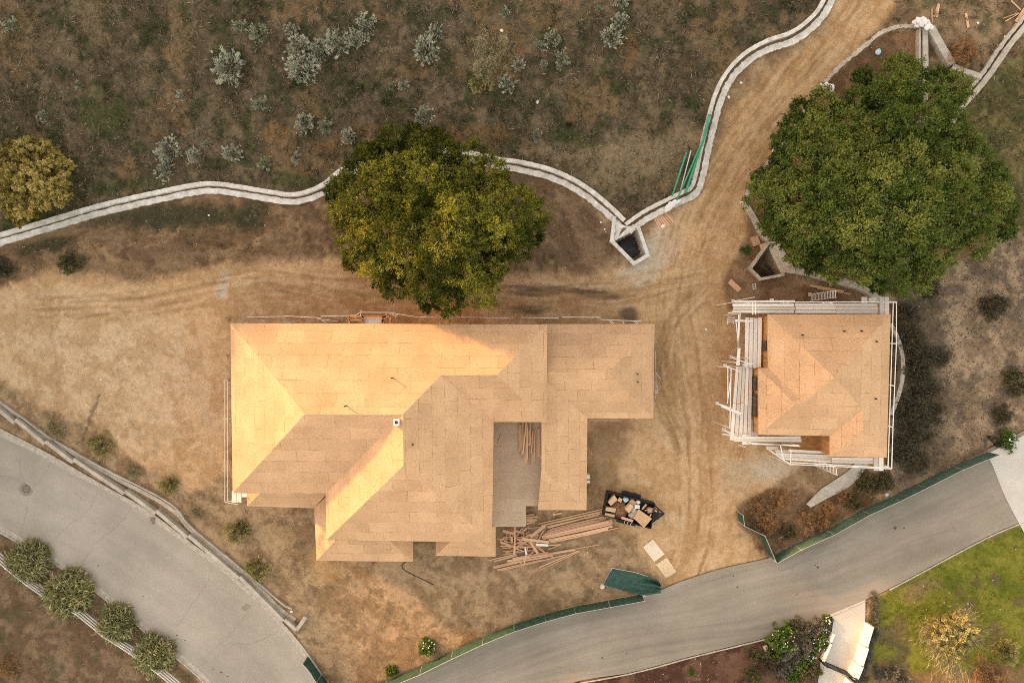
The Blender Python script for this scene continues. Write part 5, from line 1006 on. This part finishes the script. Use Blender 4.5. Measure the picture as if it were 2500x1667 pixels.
for a, b in ((A, B), (B, Cc), (Cc, D), (D, A)): rim.bar(a + Vector((0, 0, .03)), b + Vector((0, 0, .03)), .10, .07)
rim.build('top_rail', M['rubber'], trl)
MB().prism([p[:2] for p in (A, B, Cc, D)], .48, .56).build('bed', M['black'], trl)
ex = (B - A).normalized(); ey = (A - D).normalized()
for s_, e0 in ((1, A), (-1, D)):
    for k in (.42, .60):
        c = e0 + ex * ((B - A).length * k) + ey * (s_ * .22); c.z = .36
        MB().tube([c - ey * .11, c + ey * .11], .36, 18).build('wheel', M['rubber'], trl)
    c = e0 + ex * ((B - A).length * .51) + ey * (s_ * .24); MB().bar(c - ex * .95 + Vector((0, 0, -.55)), c + ex * .95 + Vector((0, 0, -.55)), .34, .06).build('fender', M['black'], trl)
for k in range(9):
    for e0, s_ in ((A, 1), (D, -1)):
        c = e0 + ex * ((B - A).length * (.06 + .11 * k)) + ey * (s_ * .03); MB().bar((c.x, c.y, .55), (c.x, c.y, 1.3), .06, .06).build('stake', M['black'], trl)
hp = (B + Cc) / 2; tip = P(*TT(2162, 262), .5); hb = MB()
for e in (B, Cc): hb.bar(Vector((e.x, e.y, .52)).lerp(Vector((hp.x, hp.y, .52)), .15), tip, .12, .12)
hb.bar(Vector((hp.x, hp.y, .52)), tip, .12, .12); hb.build('drawbar', M['black'], trl)
j = hp.lerp(tip, .6); MB().tube([(j.x, j.y, .05), (j.x, j.y, 1.0)], .05, 8).build('jack', M['black'], trl); p = hp.lerp(tip, .3); MB().prism([(p.x - .28, p.y - .5), (p.x + .28, p.y - .4), (p.x + .28, p.y + .45), (p.x - .28, p.y + .45)], .56, .95).build('toolbox', M['black'], trl)
GT = 'waste heaped in the black trailer'
def box(name, cat, label, quad, z0, h_, mt, group=None, flap=False, tilt=0.0):
    q = [P(*TT(*p), z0 + h_) for p in quad]; c = sum(q, Vector()) / 4; o = thing(name, label, cat, (c.x, c.y, z0), group)
    MB().prism([p[:2] for p in q], z0, z0 + h_).build('body', M[mt], o)
    a, b, c_, d = q; s = MB().bar(a.lerp(d, .5) + Vector((0, 0, .005)), b.lerp(c_, .5) + Vector((0, 0, .005)), .05, .012); s.build('tape', M['stone'], o)
    if flap:
        for u, v in ((a, b), (c_, d)): n = Vector((v.y - u.y, u.x - v.x, 0)).normalized() * -.24; MB().quad(u, v, v + n + Vector((0, 0, .08)), u + n + Vector((0, 0, .10))).quad(u - Vector((0, 0, .012)), u + n + Vector((0, 0, .088)), v + n + Vector((0, 0, .068)), v - Vector((0, 0, .012))).build('flap', M[mt], o)
    o.rotation_euler = (tilt * .6, tilt, 0); return o
box('cardboard_box', 'box', 'tan box in the top left corner of the trailer', [(1560, 30), (1600, 95), (1520, 165), (1484, 120)], .75, .5, 'card', GT, tilt=.1)
box('cardboard_box', 'box', 'small tan box beside the blue and white bag in the trailer', [(1635, 70), (1672, 95), (1655, 132), (1612, 112)], .85, .4, 'card', GT, tilt=-.15)
box('cardboard_box', 'box', 'brown flat box near the upper middle rim of the trailer', [(1775, 82), (1835, 130), (1800, 165), (1738, 118)], .8, .45, 'card', GT, tilt=.12)
box('cardboard_box', 'box', 'greyish box tilted in the middle of the trailer', [(1750, 135), (1795, 170), (1735, 255), (1685, 205)], .95, .4, 'card', GT, tilt=.2)
box('cardboard_box', 'box', 'largest orange tan box at the lower right of the trailer', [(1850, 240), (2005, 345), (1950, 410), (1825, 300)], 1.0, .55, 'card', GT, True, tilt=-.12)
box('cardboard_box', 'box', 'grey tan box with a slot, upper of two by the tailgate', [(1465, 182), (1585, 200), (1575, 248), (1455, 225)], .9, .45, 'card', GT, tilt=.05)
box('cardboard_box', 'box', 'grey tan box with a slot, lower of two by the tailgate', [(1455, 252), (1570, 278), (1562, 326), (1445, 298)], .9, .45, 'card', GT, tilt=.03)
box('plastic_box', 'box', 'bright white box in the middle of the trailer load', [(1815, 158), (1872, 165), (1870, 205), (1812, 198)], 1.1, .3, 'whiteplastic', GT)
box('cardboard_box', 'box', 'small torn box against the front panel of the trailer', [(1960, 195), (2010, 190), (2020, 240), (1965, 250)], .85, .45, 'card', GT, tilt=.2)
for k, (x, y, r, mt, l, nm) in enumerate(((1702, 92, .26, 'bluebag', 'crumpled blue and white bag near the upper rim of the trailer', 'bag'), (1805, 225, .30, 'stone', 'yellowish sack in the middle of the trailer', 'sack'), (1780, 280, .32, 'concrete', 'grey sack at the lower middle of the trailer', 'sack'), (1850, 120, .22, 'whiteplastic', 'white crumpled sheet at the top of the trailer load', 'bag'), (1985, 225, .22, 'concrete', 'grey scrap beside the torn box in the trailer', 'sack'))):
    p = P(*TT(x, y), 1.05); bm = bmesh.new(); bmesh.ops.create_icosphere(bm, subdivisions=3, radius=r)
    for v in bm.verts: n_ = v.co.normalized(); v.co *= .8 + .45 * float(vn(np.array(n_.x * 3 + k), np.array(n_.y * 3 + n_.z * 2), k)); v.co.z *= .6
    me_ = bpy.data.meshes.new(nm); bm.to_mesh(me_); bm.free(); o = link(nm, me_, M[mt]); o.location = (p.x, p.y, 1.1); tag(o, l, nm, GT)
p = P(*TT(1630, 225), 1.0); ch = MB()
for k in range(420):
    a, q = random.uniform(0, 6.28), math.sqrt(random.random()); x, y = p.x + math.cos(a) * q * .72, p.y + math.sin(a) * q * .85; z_ = .8 + .42 * (1 - q * q) + random.uniform(-.03, .05); b_ = random.uniform(0, 3.1); L = random.uniform(.05, .16)
    ch.bar((x - math.cos(b_) * L, y - math.sin(b_) * L, z_ - .03), (x + math.cos(b_) * L, y + math.sin(b_) * L, z_ + random.uniform(-.02, .08)), random.uniform(.03, .09), .02)
tag(ch.build('wood_scraps', M['chips']), 'heap of splintered brown wood scraps in the left half of the trailer', 'wood scraps', GT, 'stuff')
tag(MB().disc(p, .82, .5, .85, 20, .1).build('rubble', M['chips']), 'flat layer of brown waste under the splintered wood in the trailer', 'rubble', GT)
for k, (x0, y0, x1, y1, w_, l) in enumerate(((1650, 308, 1790, 350, .22, 'reddish board on the lower rim of the trailer'), (1700, 330, 1685, 375, .05, 'left of three pale sticks poking over the lower trailer rim'), (1738, 340, 1712, 410, .05, 'middle of three pale sticks poking over the lower trailer rim'), (1778, 350, 1752, 412, .05, 'right of three pale sticks poking over the lower trailer rim'), (1900, 210, 1950, 150, .16, 'grey board end near the upper right of the trailer load'), (1930, 225, 2035, 195, .10, 'pale board end reaching the trailer front panel'), (2030, 215, 2078, 235, .14, 'tan board sticking out over the trailer front panel'), (1990, 300, 2010, 260, .12, 'brown board end inside the front corner of the trailer'))):
    board(TT(x0, y0), TT(x1, y1), w_, .05, l, GT, z=1.42 if k < 4 else 1.25)

# ------------------------------------------------------------ green mesh fence along the lane
FZ = 1.75
M['green2'] = simple('faded_green_mesh', (.085, .150, .120), (.050, .100, .078), 2.5, .7, .4, fine=25)
def mesh_fence(name, label, pts, sag=.06, gate=False, postw=.03, mt='green'):
    g = [PG(*p) for p in pts]; t = thing(name, label, 'fence', tuple(g[len(g) // 2]))
    for k in range(len(g) - 1):
        n = 10; v = []; m = MB()
        for i in range(n + 1):
            q = g[k].lerp(g[k + 1], i / n); d = (g[k + 1] - g[k]).normalized(); nn = Vector((-d.y, d.x, 0)); bl = math.sin(math.pi * i / n) * random.uniform(.3, 1) * .16
            for j in range(5):
                h_ = j / 4; o_ = nn * (bl * math.sin(math.pi * h_) + random.uniform(-.02, .02)) if not gate else Vector(); m.v.append(tuple(q + o_ + Vector((0, 0, .03 + (FZ - .03 - sag * math.sin(math.pi * i / n)) * h_))))
        off = len(m.v)
        m.f = [(i * 5 + j, (i + 1) * 5 + j, (i + 1) * 5 + j + 1, i * 5 + j + 1) for i in range(n) for j in range(4)]
        d = (g[k + 1] - g[k]).normalized(); nn = Vector((-d.y, d.x, 0)) * .012
        m.v += [(x + nn.x, y + nn.y, z_) for x, y, z_ in m.v]; m.f += [tuple(q + off for q in f[::-1]) for f in m.f]
        m.build('mesh_panel', M[mt], t, True)
        MB().tube([g[k] + Vector((0, 0, FZ)), g[k + 1] + Vector((0, 0, FZ))], .022, 5).build('top_rail', M['pipe'], t)
    for q in g: MB().tube([q - Vector((0, 0, .3)), q + Vector((0, 0, FZ + .05))], postw, 6).build('post', M['pipe'], t)
    return t
mesh_fence('mesh_fence', 'long green mesh fence following the lane below the large house', [(806, 1672), (870, 1684), (944, 1661), (1030, 1626), (1105, 1589), (1180, 1554), (1255, 1523), (1330, 1499), (1401, 1480), (1484, 1465), (1566, 1450)])
mesh_fence('mesh_fence', 'green mesh fence along the lane below the small house', [(1882, 1360), (1938, 1329), (2017, 1293), (2103, 1245), (2174, 1213), (2237, 1182), (2324, 1138), (2410, 1103)], mt='green2')
mesh_fence('mesh_gate', 'folded green mesh gate standing open at the mouth of the dirt track', [(1800, 1247), (1803, 1272), (1852, 1296), (1878, 1357)], gate=True, postw=.04)
mesh_fence('mesh_fence', 'short dark green mesh fence at the lower street corner', [(752, 1600), (785, 1645), (806, 1672)], sag=.2)
p = thing('fence_panel', 'fallen green mesh fence panel lying crumpled at the bend of the lane', 'fence panel', tuple(P(1540, 1420)))
cor = [(1494, 1386), (1548, 1396), (1598, 1411), (1613, 1424)], [(1473, 1427), (1517, 1440), (1567, 1452), (1613, 1448)]
nu, nv = 44, 26; a_, b_ = cr(cor[0], nu), cr(cor[1], nu); m = MB()
for i in range(nu):
    for j in range(nv):
        u, v_ = i / (nu - 1), j / (nv - 1); q = a_[i] * (1 - v_) + b_[i] * v_
        fold = ss(.45, .9, u) * (.26 * math.sin(9 * (v_ - .5) / (1.2 - u * .7) + 3 * u) + .2 * math.sin(23 * v_ + 6 * u)) + .10 * float(vn(np.array(u * 6.), np.array(v_ * 4.), 3))
        h_ = .22 + .32 * u + fold * .9 + .12 * math.sin(3.14 * v_); pp = P(q[0], q[1], max(.06, h_)); m.v.append(tuple(pp))
off = len(m.v); m.f = [(i * nv + j, (i + 1) * nv + j, (i + 1) * nv + j + 1, i * nv + j + 1) for i in range(nu - 1) for j in range(nv - 1)]
m.v += [(x, y, z_ - .02) for x, y, z_ in m.v]; m.f = [f[::-1] for f in m.f] + [tuple(q + off for q in f) for f in m.f]
m.build('mesh_cloth', M['green'], p, True)
for a, b in ((0, 1),):
    MB().tube([P(*cor[0][0], .28), P(*cor[1][0], .22)], .05, 6).build('frame_tube', M['pipe'], p); MB().tube([P(*q, .18) for q in cor[1]], .045, 6).build('frame_tube', M['pipe'], p); MB().tube([P(*q, .5) for q in cor[0]], .03, 6).build('frame_tube', M['pipe'], p)
MB().disc(P(1470, 1431), .24, 0, .14, 10, .2).build('footing', M['ditchcon'], p); MB().bar(P(1567, 1462, .3), P(1576, 1447, .5), .06, .06).build('clamp', M['pipe'], p); MB().bar(P(1565, 1452, .45), P(1580, 1456, .4), .06, .06).build('clamp', M['pipe'], p)

# ------------------------------------------------------------ white rail fence, garden walls, driveway gate
rf = thing('rail_fence', 'white four-rail fence running behind the spiky bushes', 'fence', tuple(P(230, 1512)))
rp = [(-40, 1330), (20, 1385), (72, 1426), (130, 1466), (190, 1495), (255, 1548), (320, 1590), (390, 1640), (450, 1690)]
rg = [PG(a * .985 + 1250 * .015, b * .985 + 833 * .015) for a, b in rp]
for a in rg: MB().bar(a - Vector((0, 0, .3)), a + Vector((0, 0, 1.45)), .13, .13).build('post', M['white'], rf)
for k in range(len(rg) - 1):
    for h_ in (.35, .70, 1.05, 1.38): MB().bar(rg[k] + Vector((0, 0, h_)), rg[k + 1] + Vector((0, 0, h_)), .05, .14).build('rail', M['white'], rf)
def gwall(label, base, th, h_, mt='white', name='garden_wall', cat='wall'):
    """low wall standing on base line (px), thickness to the right"""
    a, b = P(*base[0]), P(*base[1]); d = (b - a).normalized(); n = Vector((-d.y, d.x, 0)) * th
    z_ = min(a.z, b.z); q = [a[:2], b[:2], (b + n)[:2], (a + n)[:2]]
    t = thing(name, label, cat, (a.x, a.y, z_)); MB().prism(q, z_ - .3, z_ + h_ - .07).build('wall', M[mt], t)
    c = Vector((0, 0, 0)); e = d * .03; m_ = n.normalized() * .03; MB().prism([(a - e - m_)[:2], (b + e - m_)[:2], (b + e + n + m_)[:2], (a - e + n + m_)[:2]], z_ + h_ - .07, z_ + h_).build('coping', M[mt], t)
gwall('white rendered wall, uppermost of the stepped walls right of the driveway', [(2110, 1517), (2096, 1565)], .42, 1.0); gwall('white rendered wall, second of the stepped walls right of the driveway', [(2095, 1567), (2082, 1608)], .46, 1.15)
gwall('white rendered wall beside the gate, third of the stepped walls', [(2080, 1609), (2067, 1640)], .48, 1.3); gwall('white rendered wall below the gate at the bottom edge', [(2063, 1650), (2052, 1680)], .46, 1.3)
gwall('low thin white wall along the left side of the driveway', [(2028, 1541), (2020, 1560)], .18, .55); gwall('lower thin white wall leading down to the gate on the left side', [(2020, 1564), (2002, 1606)], .18, .6)
for k, (q, l) in enumerate(((((1862, 1577), (1871, 1573), (1877, 1591), (1869, 1596)), 'pale flat garden stone at the left of the white flowering shrub'), (((1936, 1570), (1943, 1568), (1950, 1583), (1944, 1586)), 'upright pale stone between flowering shrub and hedge'), (((1907, 1582), (1930, 1575), (1932, 1582), (1910, 1590)), 'grey paver slab inside the ring of flowers'))):
    vv = [PG(*a) for a in q]; tag(MB().prism([v[:2] for v in vv], -.2, hz1(vv[0].x, vv[0].y) + .16 + .05 * k).build('garden_stone', M['stone']), l, 'stone')
tag(MB().sweep(flatline([(1909, 1612), (1918, 1602), (1930, 1595), (1942, 1590)], 14), .42, .28).build('stone_edging', M['stone']), 'curved pale stone edging below the white flowering shrub', 'edging')
gt = thing('driveway_gate', 'black metal gate closed across the concrete driveway', 'gate', tuple(P(2040, 1624)))
ga, gb = P(2006, 1611), P(2070, 1638); gh = 1.5
for f0, f1 in ((0, .49), (.51, 1)):
    a, b = ga.lerp(gb, f0), ga.lerp(gb, f1); lf = MB()
    for h_ in (.1, gh): lf.bar(a + Vector((0, 0, h_)), b + Vector((0, 0, h_)), .06, .06)
    for e in (a, b): lf.bar(e + Vector((0, 0, .05)), e + Vector((0, 0, gh)), .06, .06)
    L_ = lf.build('leaf_frame', M['black'], gt); br_ = MB()
    for k in range(1, 13): e = a.lerp(b, k / 13); br_.bar(e + Vector((0, 0, .1)), e + Vector((0, 0, gh)), .025, .025)
    br_.build('bars', M['black'], L_)
for e in (ga - Vector((.15, -.1, 0)), gb + Vector((.15, -.1, 0))): MB().bar(e - Vector((0, 0, .2)), e + Vector((0, 0, gh + .15)), .14, .14).build('post', M['black'], gt)
e = ga - Vector((.45, -.22, 0)); sp_ = MB()
for k in range(3): q = e.lerp(ga, k / 3); sp_.bar(q, q + Vector((0, 0, gh)), .05, .05)
sp_.bar(e + Vector((0, 0, gh)), ga + Vector((0, 0, gh)), .05, .05); sp_.build('side_bars', M['black'], gt)
bf = thing('metal_fence', 'short black metal fence at the right edge above the concrete apron', 'fence', tuple(P(2420, 1080)))
fa, fb = P(2406, 1062), P(2430, 1090); m = MB()
for k in range(9): q = fa.lerp(fb, k / 8); m.bar(q, q + Vector((0, 0, 1.5)), .05, .05)
m.build('bars', M['black'], bf); MB().bar(fa + Vector((0, 0, 1.45)), fb + Vector((0, 0, 1.45)), .06, .06).bar(fa + Vector((0, 0, .2)), fb + Vector((0, 0, .2)), .06, .06).build('rails', M['black'], bf)

# ------------------------------------------------------------ pipes, sandbags, pallet, litter
def pipe(a, b, r, mt, l, za=.35, zb=.35):
    o = MB().tube([PG(*a, za), PG(*b, zb)], r, 10).build('pipe', M[mt], None, True); tag(o, l, 'pipe')
pipe((1733, 279), (1719, 335), .13, 'greenpipe', 'thick green pipe, upper length lying on the drain wall', .62, .6); pipe((1720, 332), (1673, 472), .12, 'greenpipe', 'thick green pipe, lower length along the drain wall', .62, .6)
pipe((1717, 340), (1652, 489), .075, 'greenpipe', 'thin bright green pipe crossing the thick one on the drain wall', .85, .62); pipe((1676, 373), (1641, 479), .09, 'greenpipe', 'separate green pipe lying furthest left beside the drain'); pipe((1687, 368), (1660, 470), .05, 'whiteplastic', 'thin white pipe between the green pipes')
def bag(px, py, r, mt, l, grp, seed, z_=.0, name='sandbag', cat='sandbag', el=1.5):
    p = PG(px, py, z_); bm = bmesh.new(); bmesh.ops.create_icosphere(bm, subdivisions=3, radius=1)
    for v in bm.verts: n_ = v.co.normalized(); v.co *= .85 + .3 * float(vn(np.array(n_.x * 2.6 + seed), np.array(n_.y * 2.6 + n_.z * 2), seed)); v.co = Vector((v.co.x * r * el, v.co.y * r, v.co.z * r * .55))
    me_ = bpy.data.meshes.new(name); bm.to_mesh(me_); bm.free(); me_.polygons.foreach_set('use_smooth', [True] * len(me_.polygons))
    o = link(name, me_, M[mt]); o.location = (p.x, p.y, p.z + r * .3); o.rotation_euler.z = random.uniform(0, 3.1); return tag(o, l, cat, grp)
for k, (x, y) in enumerate(((2234, 55), (2241, 52), (2249, 50), (2257, 54), (2264, 58), (2270, 66), (2237, 62), (2246, 60), (2256, 62), (2263, 67), (2252, 51))): bag(x, y, .24, 'bag', 'white sandbag in the heap at the top of the two narrow walls', 'sandbags heaped on the wall head', k, .55 + .15 * (k % 2))
for k, (x, y) in enumerate(((2008, 211), (2016, 208), (2024, 212), (2031, 214), (2013, 219), (2021, 222), (2028, 220))): bag(x, y, .22, 'bag', 'white sandbag in the heap beside the upper kerb at the bigger oak', 'sandbags beside the upper kerb', 20 + k, .15 + .1 * (k % 2))
for k, (x, y) in enumerate(((1899, 358), (1906, 362), (1894, 367), (1902, 371), (1890, 374), (1909, 353))): bag(x, y, .22, 'bag', 'white sandbag in the heap at the left edge of the bigger oak', 'sandbags at the left edge of the oak', 40 + k, .35 + .1 * (k % 2))
bag(2143, 128, .26, 'bluebag', 'pale blue plastic bag on the leaves left of the narrow walls', None, 60, name='plastic_bag', cat='plastic bag', el=1.2); bag(2309, 124, .2, 'red', 'red plastic scrap between the slanting wall and the brown bush', None, 61, name='plastic_scrap', cat='litter', el=1.3)
for k, (x, y, r, l) in enumerate(((2387, 57, .18, 'white litter scrap in the scrub of the top right corner'), (2454, 91, .2, 'white litter scrap touching the double wall'), (1811, 495, .2, 'white rag where the kerb meets the wall stub'), (1917, 338, .2, 'white rag under the left edge of the bigger oak'), (1724, 804, .16, 'white scrap on the bare dirt west of the small house'), (1910, 1311, .22, 'white bag in the grass beside the mesh fence corner'), (2165, 1207, .26, 'white rag hanging at the top of the mesh fence'), (1312, 250, .24, 'white paper lying on the brushy slope'), (1225, 76, .24, 'white scrap on the slope right of the straw bush top'), (1618, 553, .28, 'white bucket on the pallet of lumber'), (510, 526, .14, 'small white scrap below the drain in the dark soil'), (1777, 174, .16, 'white scrap beside the upper part of the track wall'), (1809, 203, .18, 'white paper scrap on the verge of the dirt track'), (1779, 238, .2, 'curl of white plastic on the verge of the dirt track'), (1255, 616, .2, 'white scrap at the right edge of the golden oak'), (712, 1492, .2, 'white bag inside the end of the street retaining wall'), (1467, 543, .14, 'white scrap left of the five-sided basin, upper one'), (1476, 560, .13, 'white scrap left of the five-sided basin, lower one'), (246, 926, .12, 'pale stone scrap at the head of the soil fissure'))):
    bag(x, y, r * .62, 'whiteplastic', l, None, 70 + k, name='litter', cat='litter', el=1.25)
for k, (x, y, r) in enumerate(((1632, 507, .3), (1640, 500, .26), (1648, 494, .25), (1627, 512, .2), (1655, 492, .2))): bag(x, y, r, 'whiteplastic', 'crumpled white sheeting on the drain wall above the pallet', 'white sheeting pieces on the drain wall', 100 + k, .5, name='sheeting', cat='sheeting')
pal = thing('pallet', 'timber pallet with boards beside the drain wall at the track', 'pallet', tuple(P(1620, 540)))
q = [P(*(1420 + a / 4.9, 440 + b / 4.9), .14) for a, b in ((870, 455), (990, 385), (1095, 500), (945, 605))]
for k in range(7): a, b = q[0].lerp(q[1], k / 6), q[3].lerp(q[2], k / 6); MB().bar(a, b, .20 if k % 2 else .12, .05 + .03 * (k % 3)).build('board', M['wood'], pal)
for k in (0, .5, 1): MB().bar(q[0].lerp(q[3], k) - Vector((0, 0, .07)), q[1].lerp(q[2], k) - Vector((0, 0, .07)), .1, .1).build('bearer', M['wood'], pal)
for k, (x0, y0, x1, y1, l) in enumerate(((1085, 410, 1130, 365, 'small tan block right of the pallet, upper'), (1085, 400, 1120, 390, 'small tan block right of the pallet, lower'))): board((1420 + x0 / 4.9, 440 + y0 / 4.9), (1420 + x1 / 4.9, 440 + y1 / 4.9), .16, .1, l, None, name='wood_block', cat='block')
def gbox(name, cat, label, pts, h_, mt):
    vv = [PG(*a) for a in pts]; z_ = vv[0].z; o = thing(name, label, cat, tuple(vv[0])); MB().prism([v[:2] for v in vv], z_ - .05, z_ + h_).build('body', M[mt], o); a, b, c_, d = [Vector((v.x, v.y, z_ + h_ + .006)) for v in vv]; MB().bar(a.lerp(d, .5), b.lerp(c_, .5), .05, .012).build('tape', M['stone'], o); return o
gbox('cardboard_box', 'box', 'flattened tan cardboard box in the debris at the three-sided basin', [(1831, 580), (1848, 576), (1855, 596), (1838, 603)], .22, 'card'); gbox('cardboard_box', 'box', 'small torn box against the wall stub at the three-sided basin', [(1853, 598), (1868, 593), (1871, 603), (1857, 609)], .3, 'card')
b = MB()
for k in range(70): p_ = PG(random.gauss(1838, 9), random.gauss(615, 11), .05); a = random.uniform(0, 6.28); b.bar(p_, p_ + Vector((math.cos(a), math.sin(a), random.uniform(-.05, .25))) * random.uniform(.2, .7), .03, .02)
tag(b.build('wood_scraps', M['chips']), 'loose pale wood splinters beside the three-sided basin', 'wood scraps', None, 'stuff')
fr = thing('frame', 'small white frame lying on the dirt near the small house', 'frame', tuple(PG(1842, 700)))
for a, c_ in (((1838, 693), (1839, 707)), ((1845, 693), (1846, 707)), ((1838, 694), (1845, 694)), ((1839, 700), (1846, 700)), ((1839, 706), (1846, 706))): MB().tube([PG(*a, .08), PG(*c_, .08)], .03, 5).build('bar', M['whitesteel'], fr)
hs = thing('hose', 'dark hose snaking out on the grass below the porch gap', 'hose', tuple(PG(1010, 1400)))
MB().tube([PG(a, c_, .05) for a, c_ in cr([(1008, 1368), (988, 1372), (981, 1383), (990, 1393), (1015, 1406), (1040, 1418), (1058, 1427)], 30)], .03, 6).build('hose_line', M['rubber'], hs)
st = MB(); rr = random.Random(9)
for k in range(700):
    x, y = rr.uniform(0, 2500), rr.uniform(500, 1500); q = P(x, y)
    if float(sdf(np.array([x]), np.array([y]), HOUSE_PX)[0]) > -6: continue
    jj, ii_ = near(np.array([q.x]), np.array([q.y]))
    if Zroad[jj[0], ii_[0]] > .05: continue
    r = rr.uniform(.02, .065) ; zz = float(Z[jj[0], ii_[0]]); st.disc((q.x, q.y), r, zz - .05, zz + r * .7, 6, .25)
tag(st.build('stones', M['stone']), kind='stuff')

# low matted brush and clods of soil
def brush_mat(name, wf, n, size, asp, lm, seed, hmax, thr=.46, fq=.9):
    x, y, z, j, i, rng = scatter(n, -53, 53, -36, 36, wf, seed); cl = ss(thr, thr + .22, fbm(x * fq, y * fq, seed, 4)); k = rng.random(len(x)) < .12 + .88 * cl; x, y, z, cl = x[k], y[k], z[k], cl[k]
    hh = hmax * cl * rng.random(len(x)) ** .6; d = unit(len(x), rng); d[:, 2] *= .5; d /= np.linalg.norm(d, axis=1)[:, None]
    va = np.clip(.15 + .45 * hh / hmax + .45 * rng.random(len(x)) * fbm(x * .4, y * .4, seed + 9, 3) * 1.6, 0, 1)
    tag(link(name, fast_mesh(name, leaves(np.stack([x, y, z + hh], 1), d, size * rng.uniform(.5, 1.3, len(x)), asp, rng), 4, {'var': va}), LM[lm]), kind='stuff')
thick = zone([(2180, 740), (2235, 730), (2290, 860), (2300, 960), (2280, 1060), (2300, 1120), (2190, 1185), (2165, 1140), (2172, 950)], 14, 30)
brush_mat('ground_scrub', np.clip(thick + Zrt * .35, 0, 1) * offroad * (1 - ss(-8, 0, sdf(QX, QY, [(1870, 765), (2172, 765), (2165, 1120), (1870, 1120)]))), 520000, .10, .45, 'scrub', 301, 1.0, .30)
belt = np.zeros(X.shape)
for b in ((420, 528, 190, 34, 0), (620, 530, 60, 36, 0), (250, 518, 60, 18, -20), (100, 600, 70, 20, -10)): belt = np.maximum(belt, blob(*b))
brush_mat('low_brush', np.clip(Zhill * .8 + belt * Zsoil, 0, 1) * nodrain * offroad, 420000, .14, .10, 'grass', 302, .6)
def lumps(name, n, wf, r0, r1, mt, seed):
    x, y, z, j, i, rng = scatter(n, -53, 53, -36, 36, wf, seed); v = []; m = len(x); k = 6; r = rng.uniform(r0, r1, m) * rng.uniform(.6, 1, m)
    an = np.arange(k) * 2 * np.pi / k; rad = r[:, None] * rng.uniform(.7, 1.25, (m, k)); ring = np.stack([x[:, None] + np.cos(an) * rad, y[:, None] + np.sin(an) * rad, np.repeat((z - .02)[:, None], k, 1)], -1)
    top = np.stack([x, y, z + r * .75], 1)[:, None, :].repeat(k, 1); V = np.stack([ring, np.roll(ring, -1, 1), top], 2).reshape(-1, 3, 3)
    tag(link(name, fast_mesh(name, V, 3), M[mt]), kind='stuff')
M['clod'] = simple('dry_clod', (.42, .285, .165), (.30, .195, .11), 2, .95, .2)
lumps('clods', 26000, np.clip(Zdirt * (.06 + .4 * ss(.54, .68, fbm(X * .5, Y * .5, 401))) + mound * .9 + Zsoil * .3 + dry * .25, 0, 1) * offroad * (1 - ss(0, 1, fis)), .03, .085, 'clod', 303)
lumps('pale_stones', 5200, np.clip(Zdirt * .3 + mound * .8 + Zsoil * .35 + Zsc * .8 + dry * .2, 0, 1) * offroad, .02, .06, 'stone', 304)

spill = blob(1690, 1400, 120, 26, -18, .6, 1.0) * Zroad
lumps('track_dirt', 60000, spill * .9, .02, .05, 'clod', 305)
STN = simple('oil_stain', (.085, .075, .066), (.06, .054, .048), 3, .8, .05)
for par, x, y, r in ((lane, 2185, 1288, .17), (lane, 2207, 1288, .10), (lane, 1996, 1384, .12), (lane, 1990, 1379, .08), (lane, 1800, 1432, .10), (lane, 1945, 1450, .07), (lane, 1790, 1405, .08), (lane, 1470, 1605, .09), (lane, 1530, 1593, .07), (street, 432, 1550, .09), (street, 452, 1562, .07), (street, 540, 1640, .10), (street, 556, 1650, .08), (street, 520, 1632, .07), (street, 350, 1455, .07), (street, 240, 1380, .08)):
    p = P(x, y); v = [(p.x + r * random.uniform(.6, 1.3) * math.cos(k * .7), p.y + r * random.uniform(.5, 1.1) * math.sin(k * .7)) for k in range(9)]; z_ = .035 if par is lane else .025
    MB().quad(*[(a, b, hz1(a, b) + z_) for a, b in v]).build('stain', STN, par)
for x, y in ((604, 1478), (597, 1484)):
    p = P(x, y); MB().quad(*[(p.x + a, p.y + b, hz1(p.x + a, p.y + b) + .026) for a, b in ((-.35, -.12), (.28, -.3), (.36, .1), (-.2, .28))]).build('patch', simple('old_patch', (.27, .235, .17), (.23, .20, .145), 4, .9, .1), street)
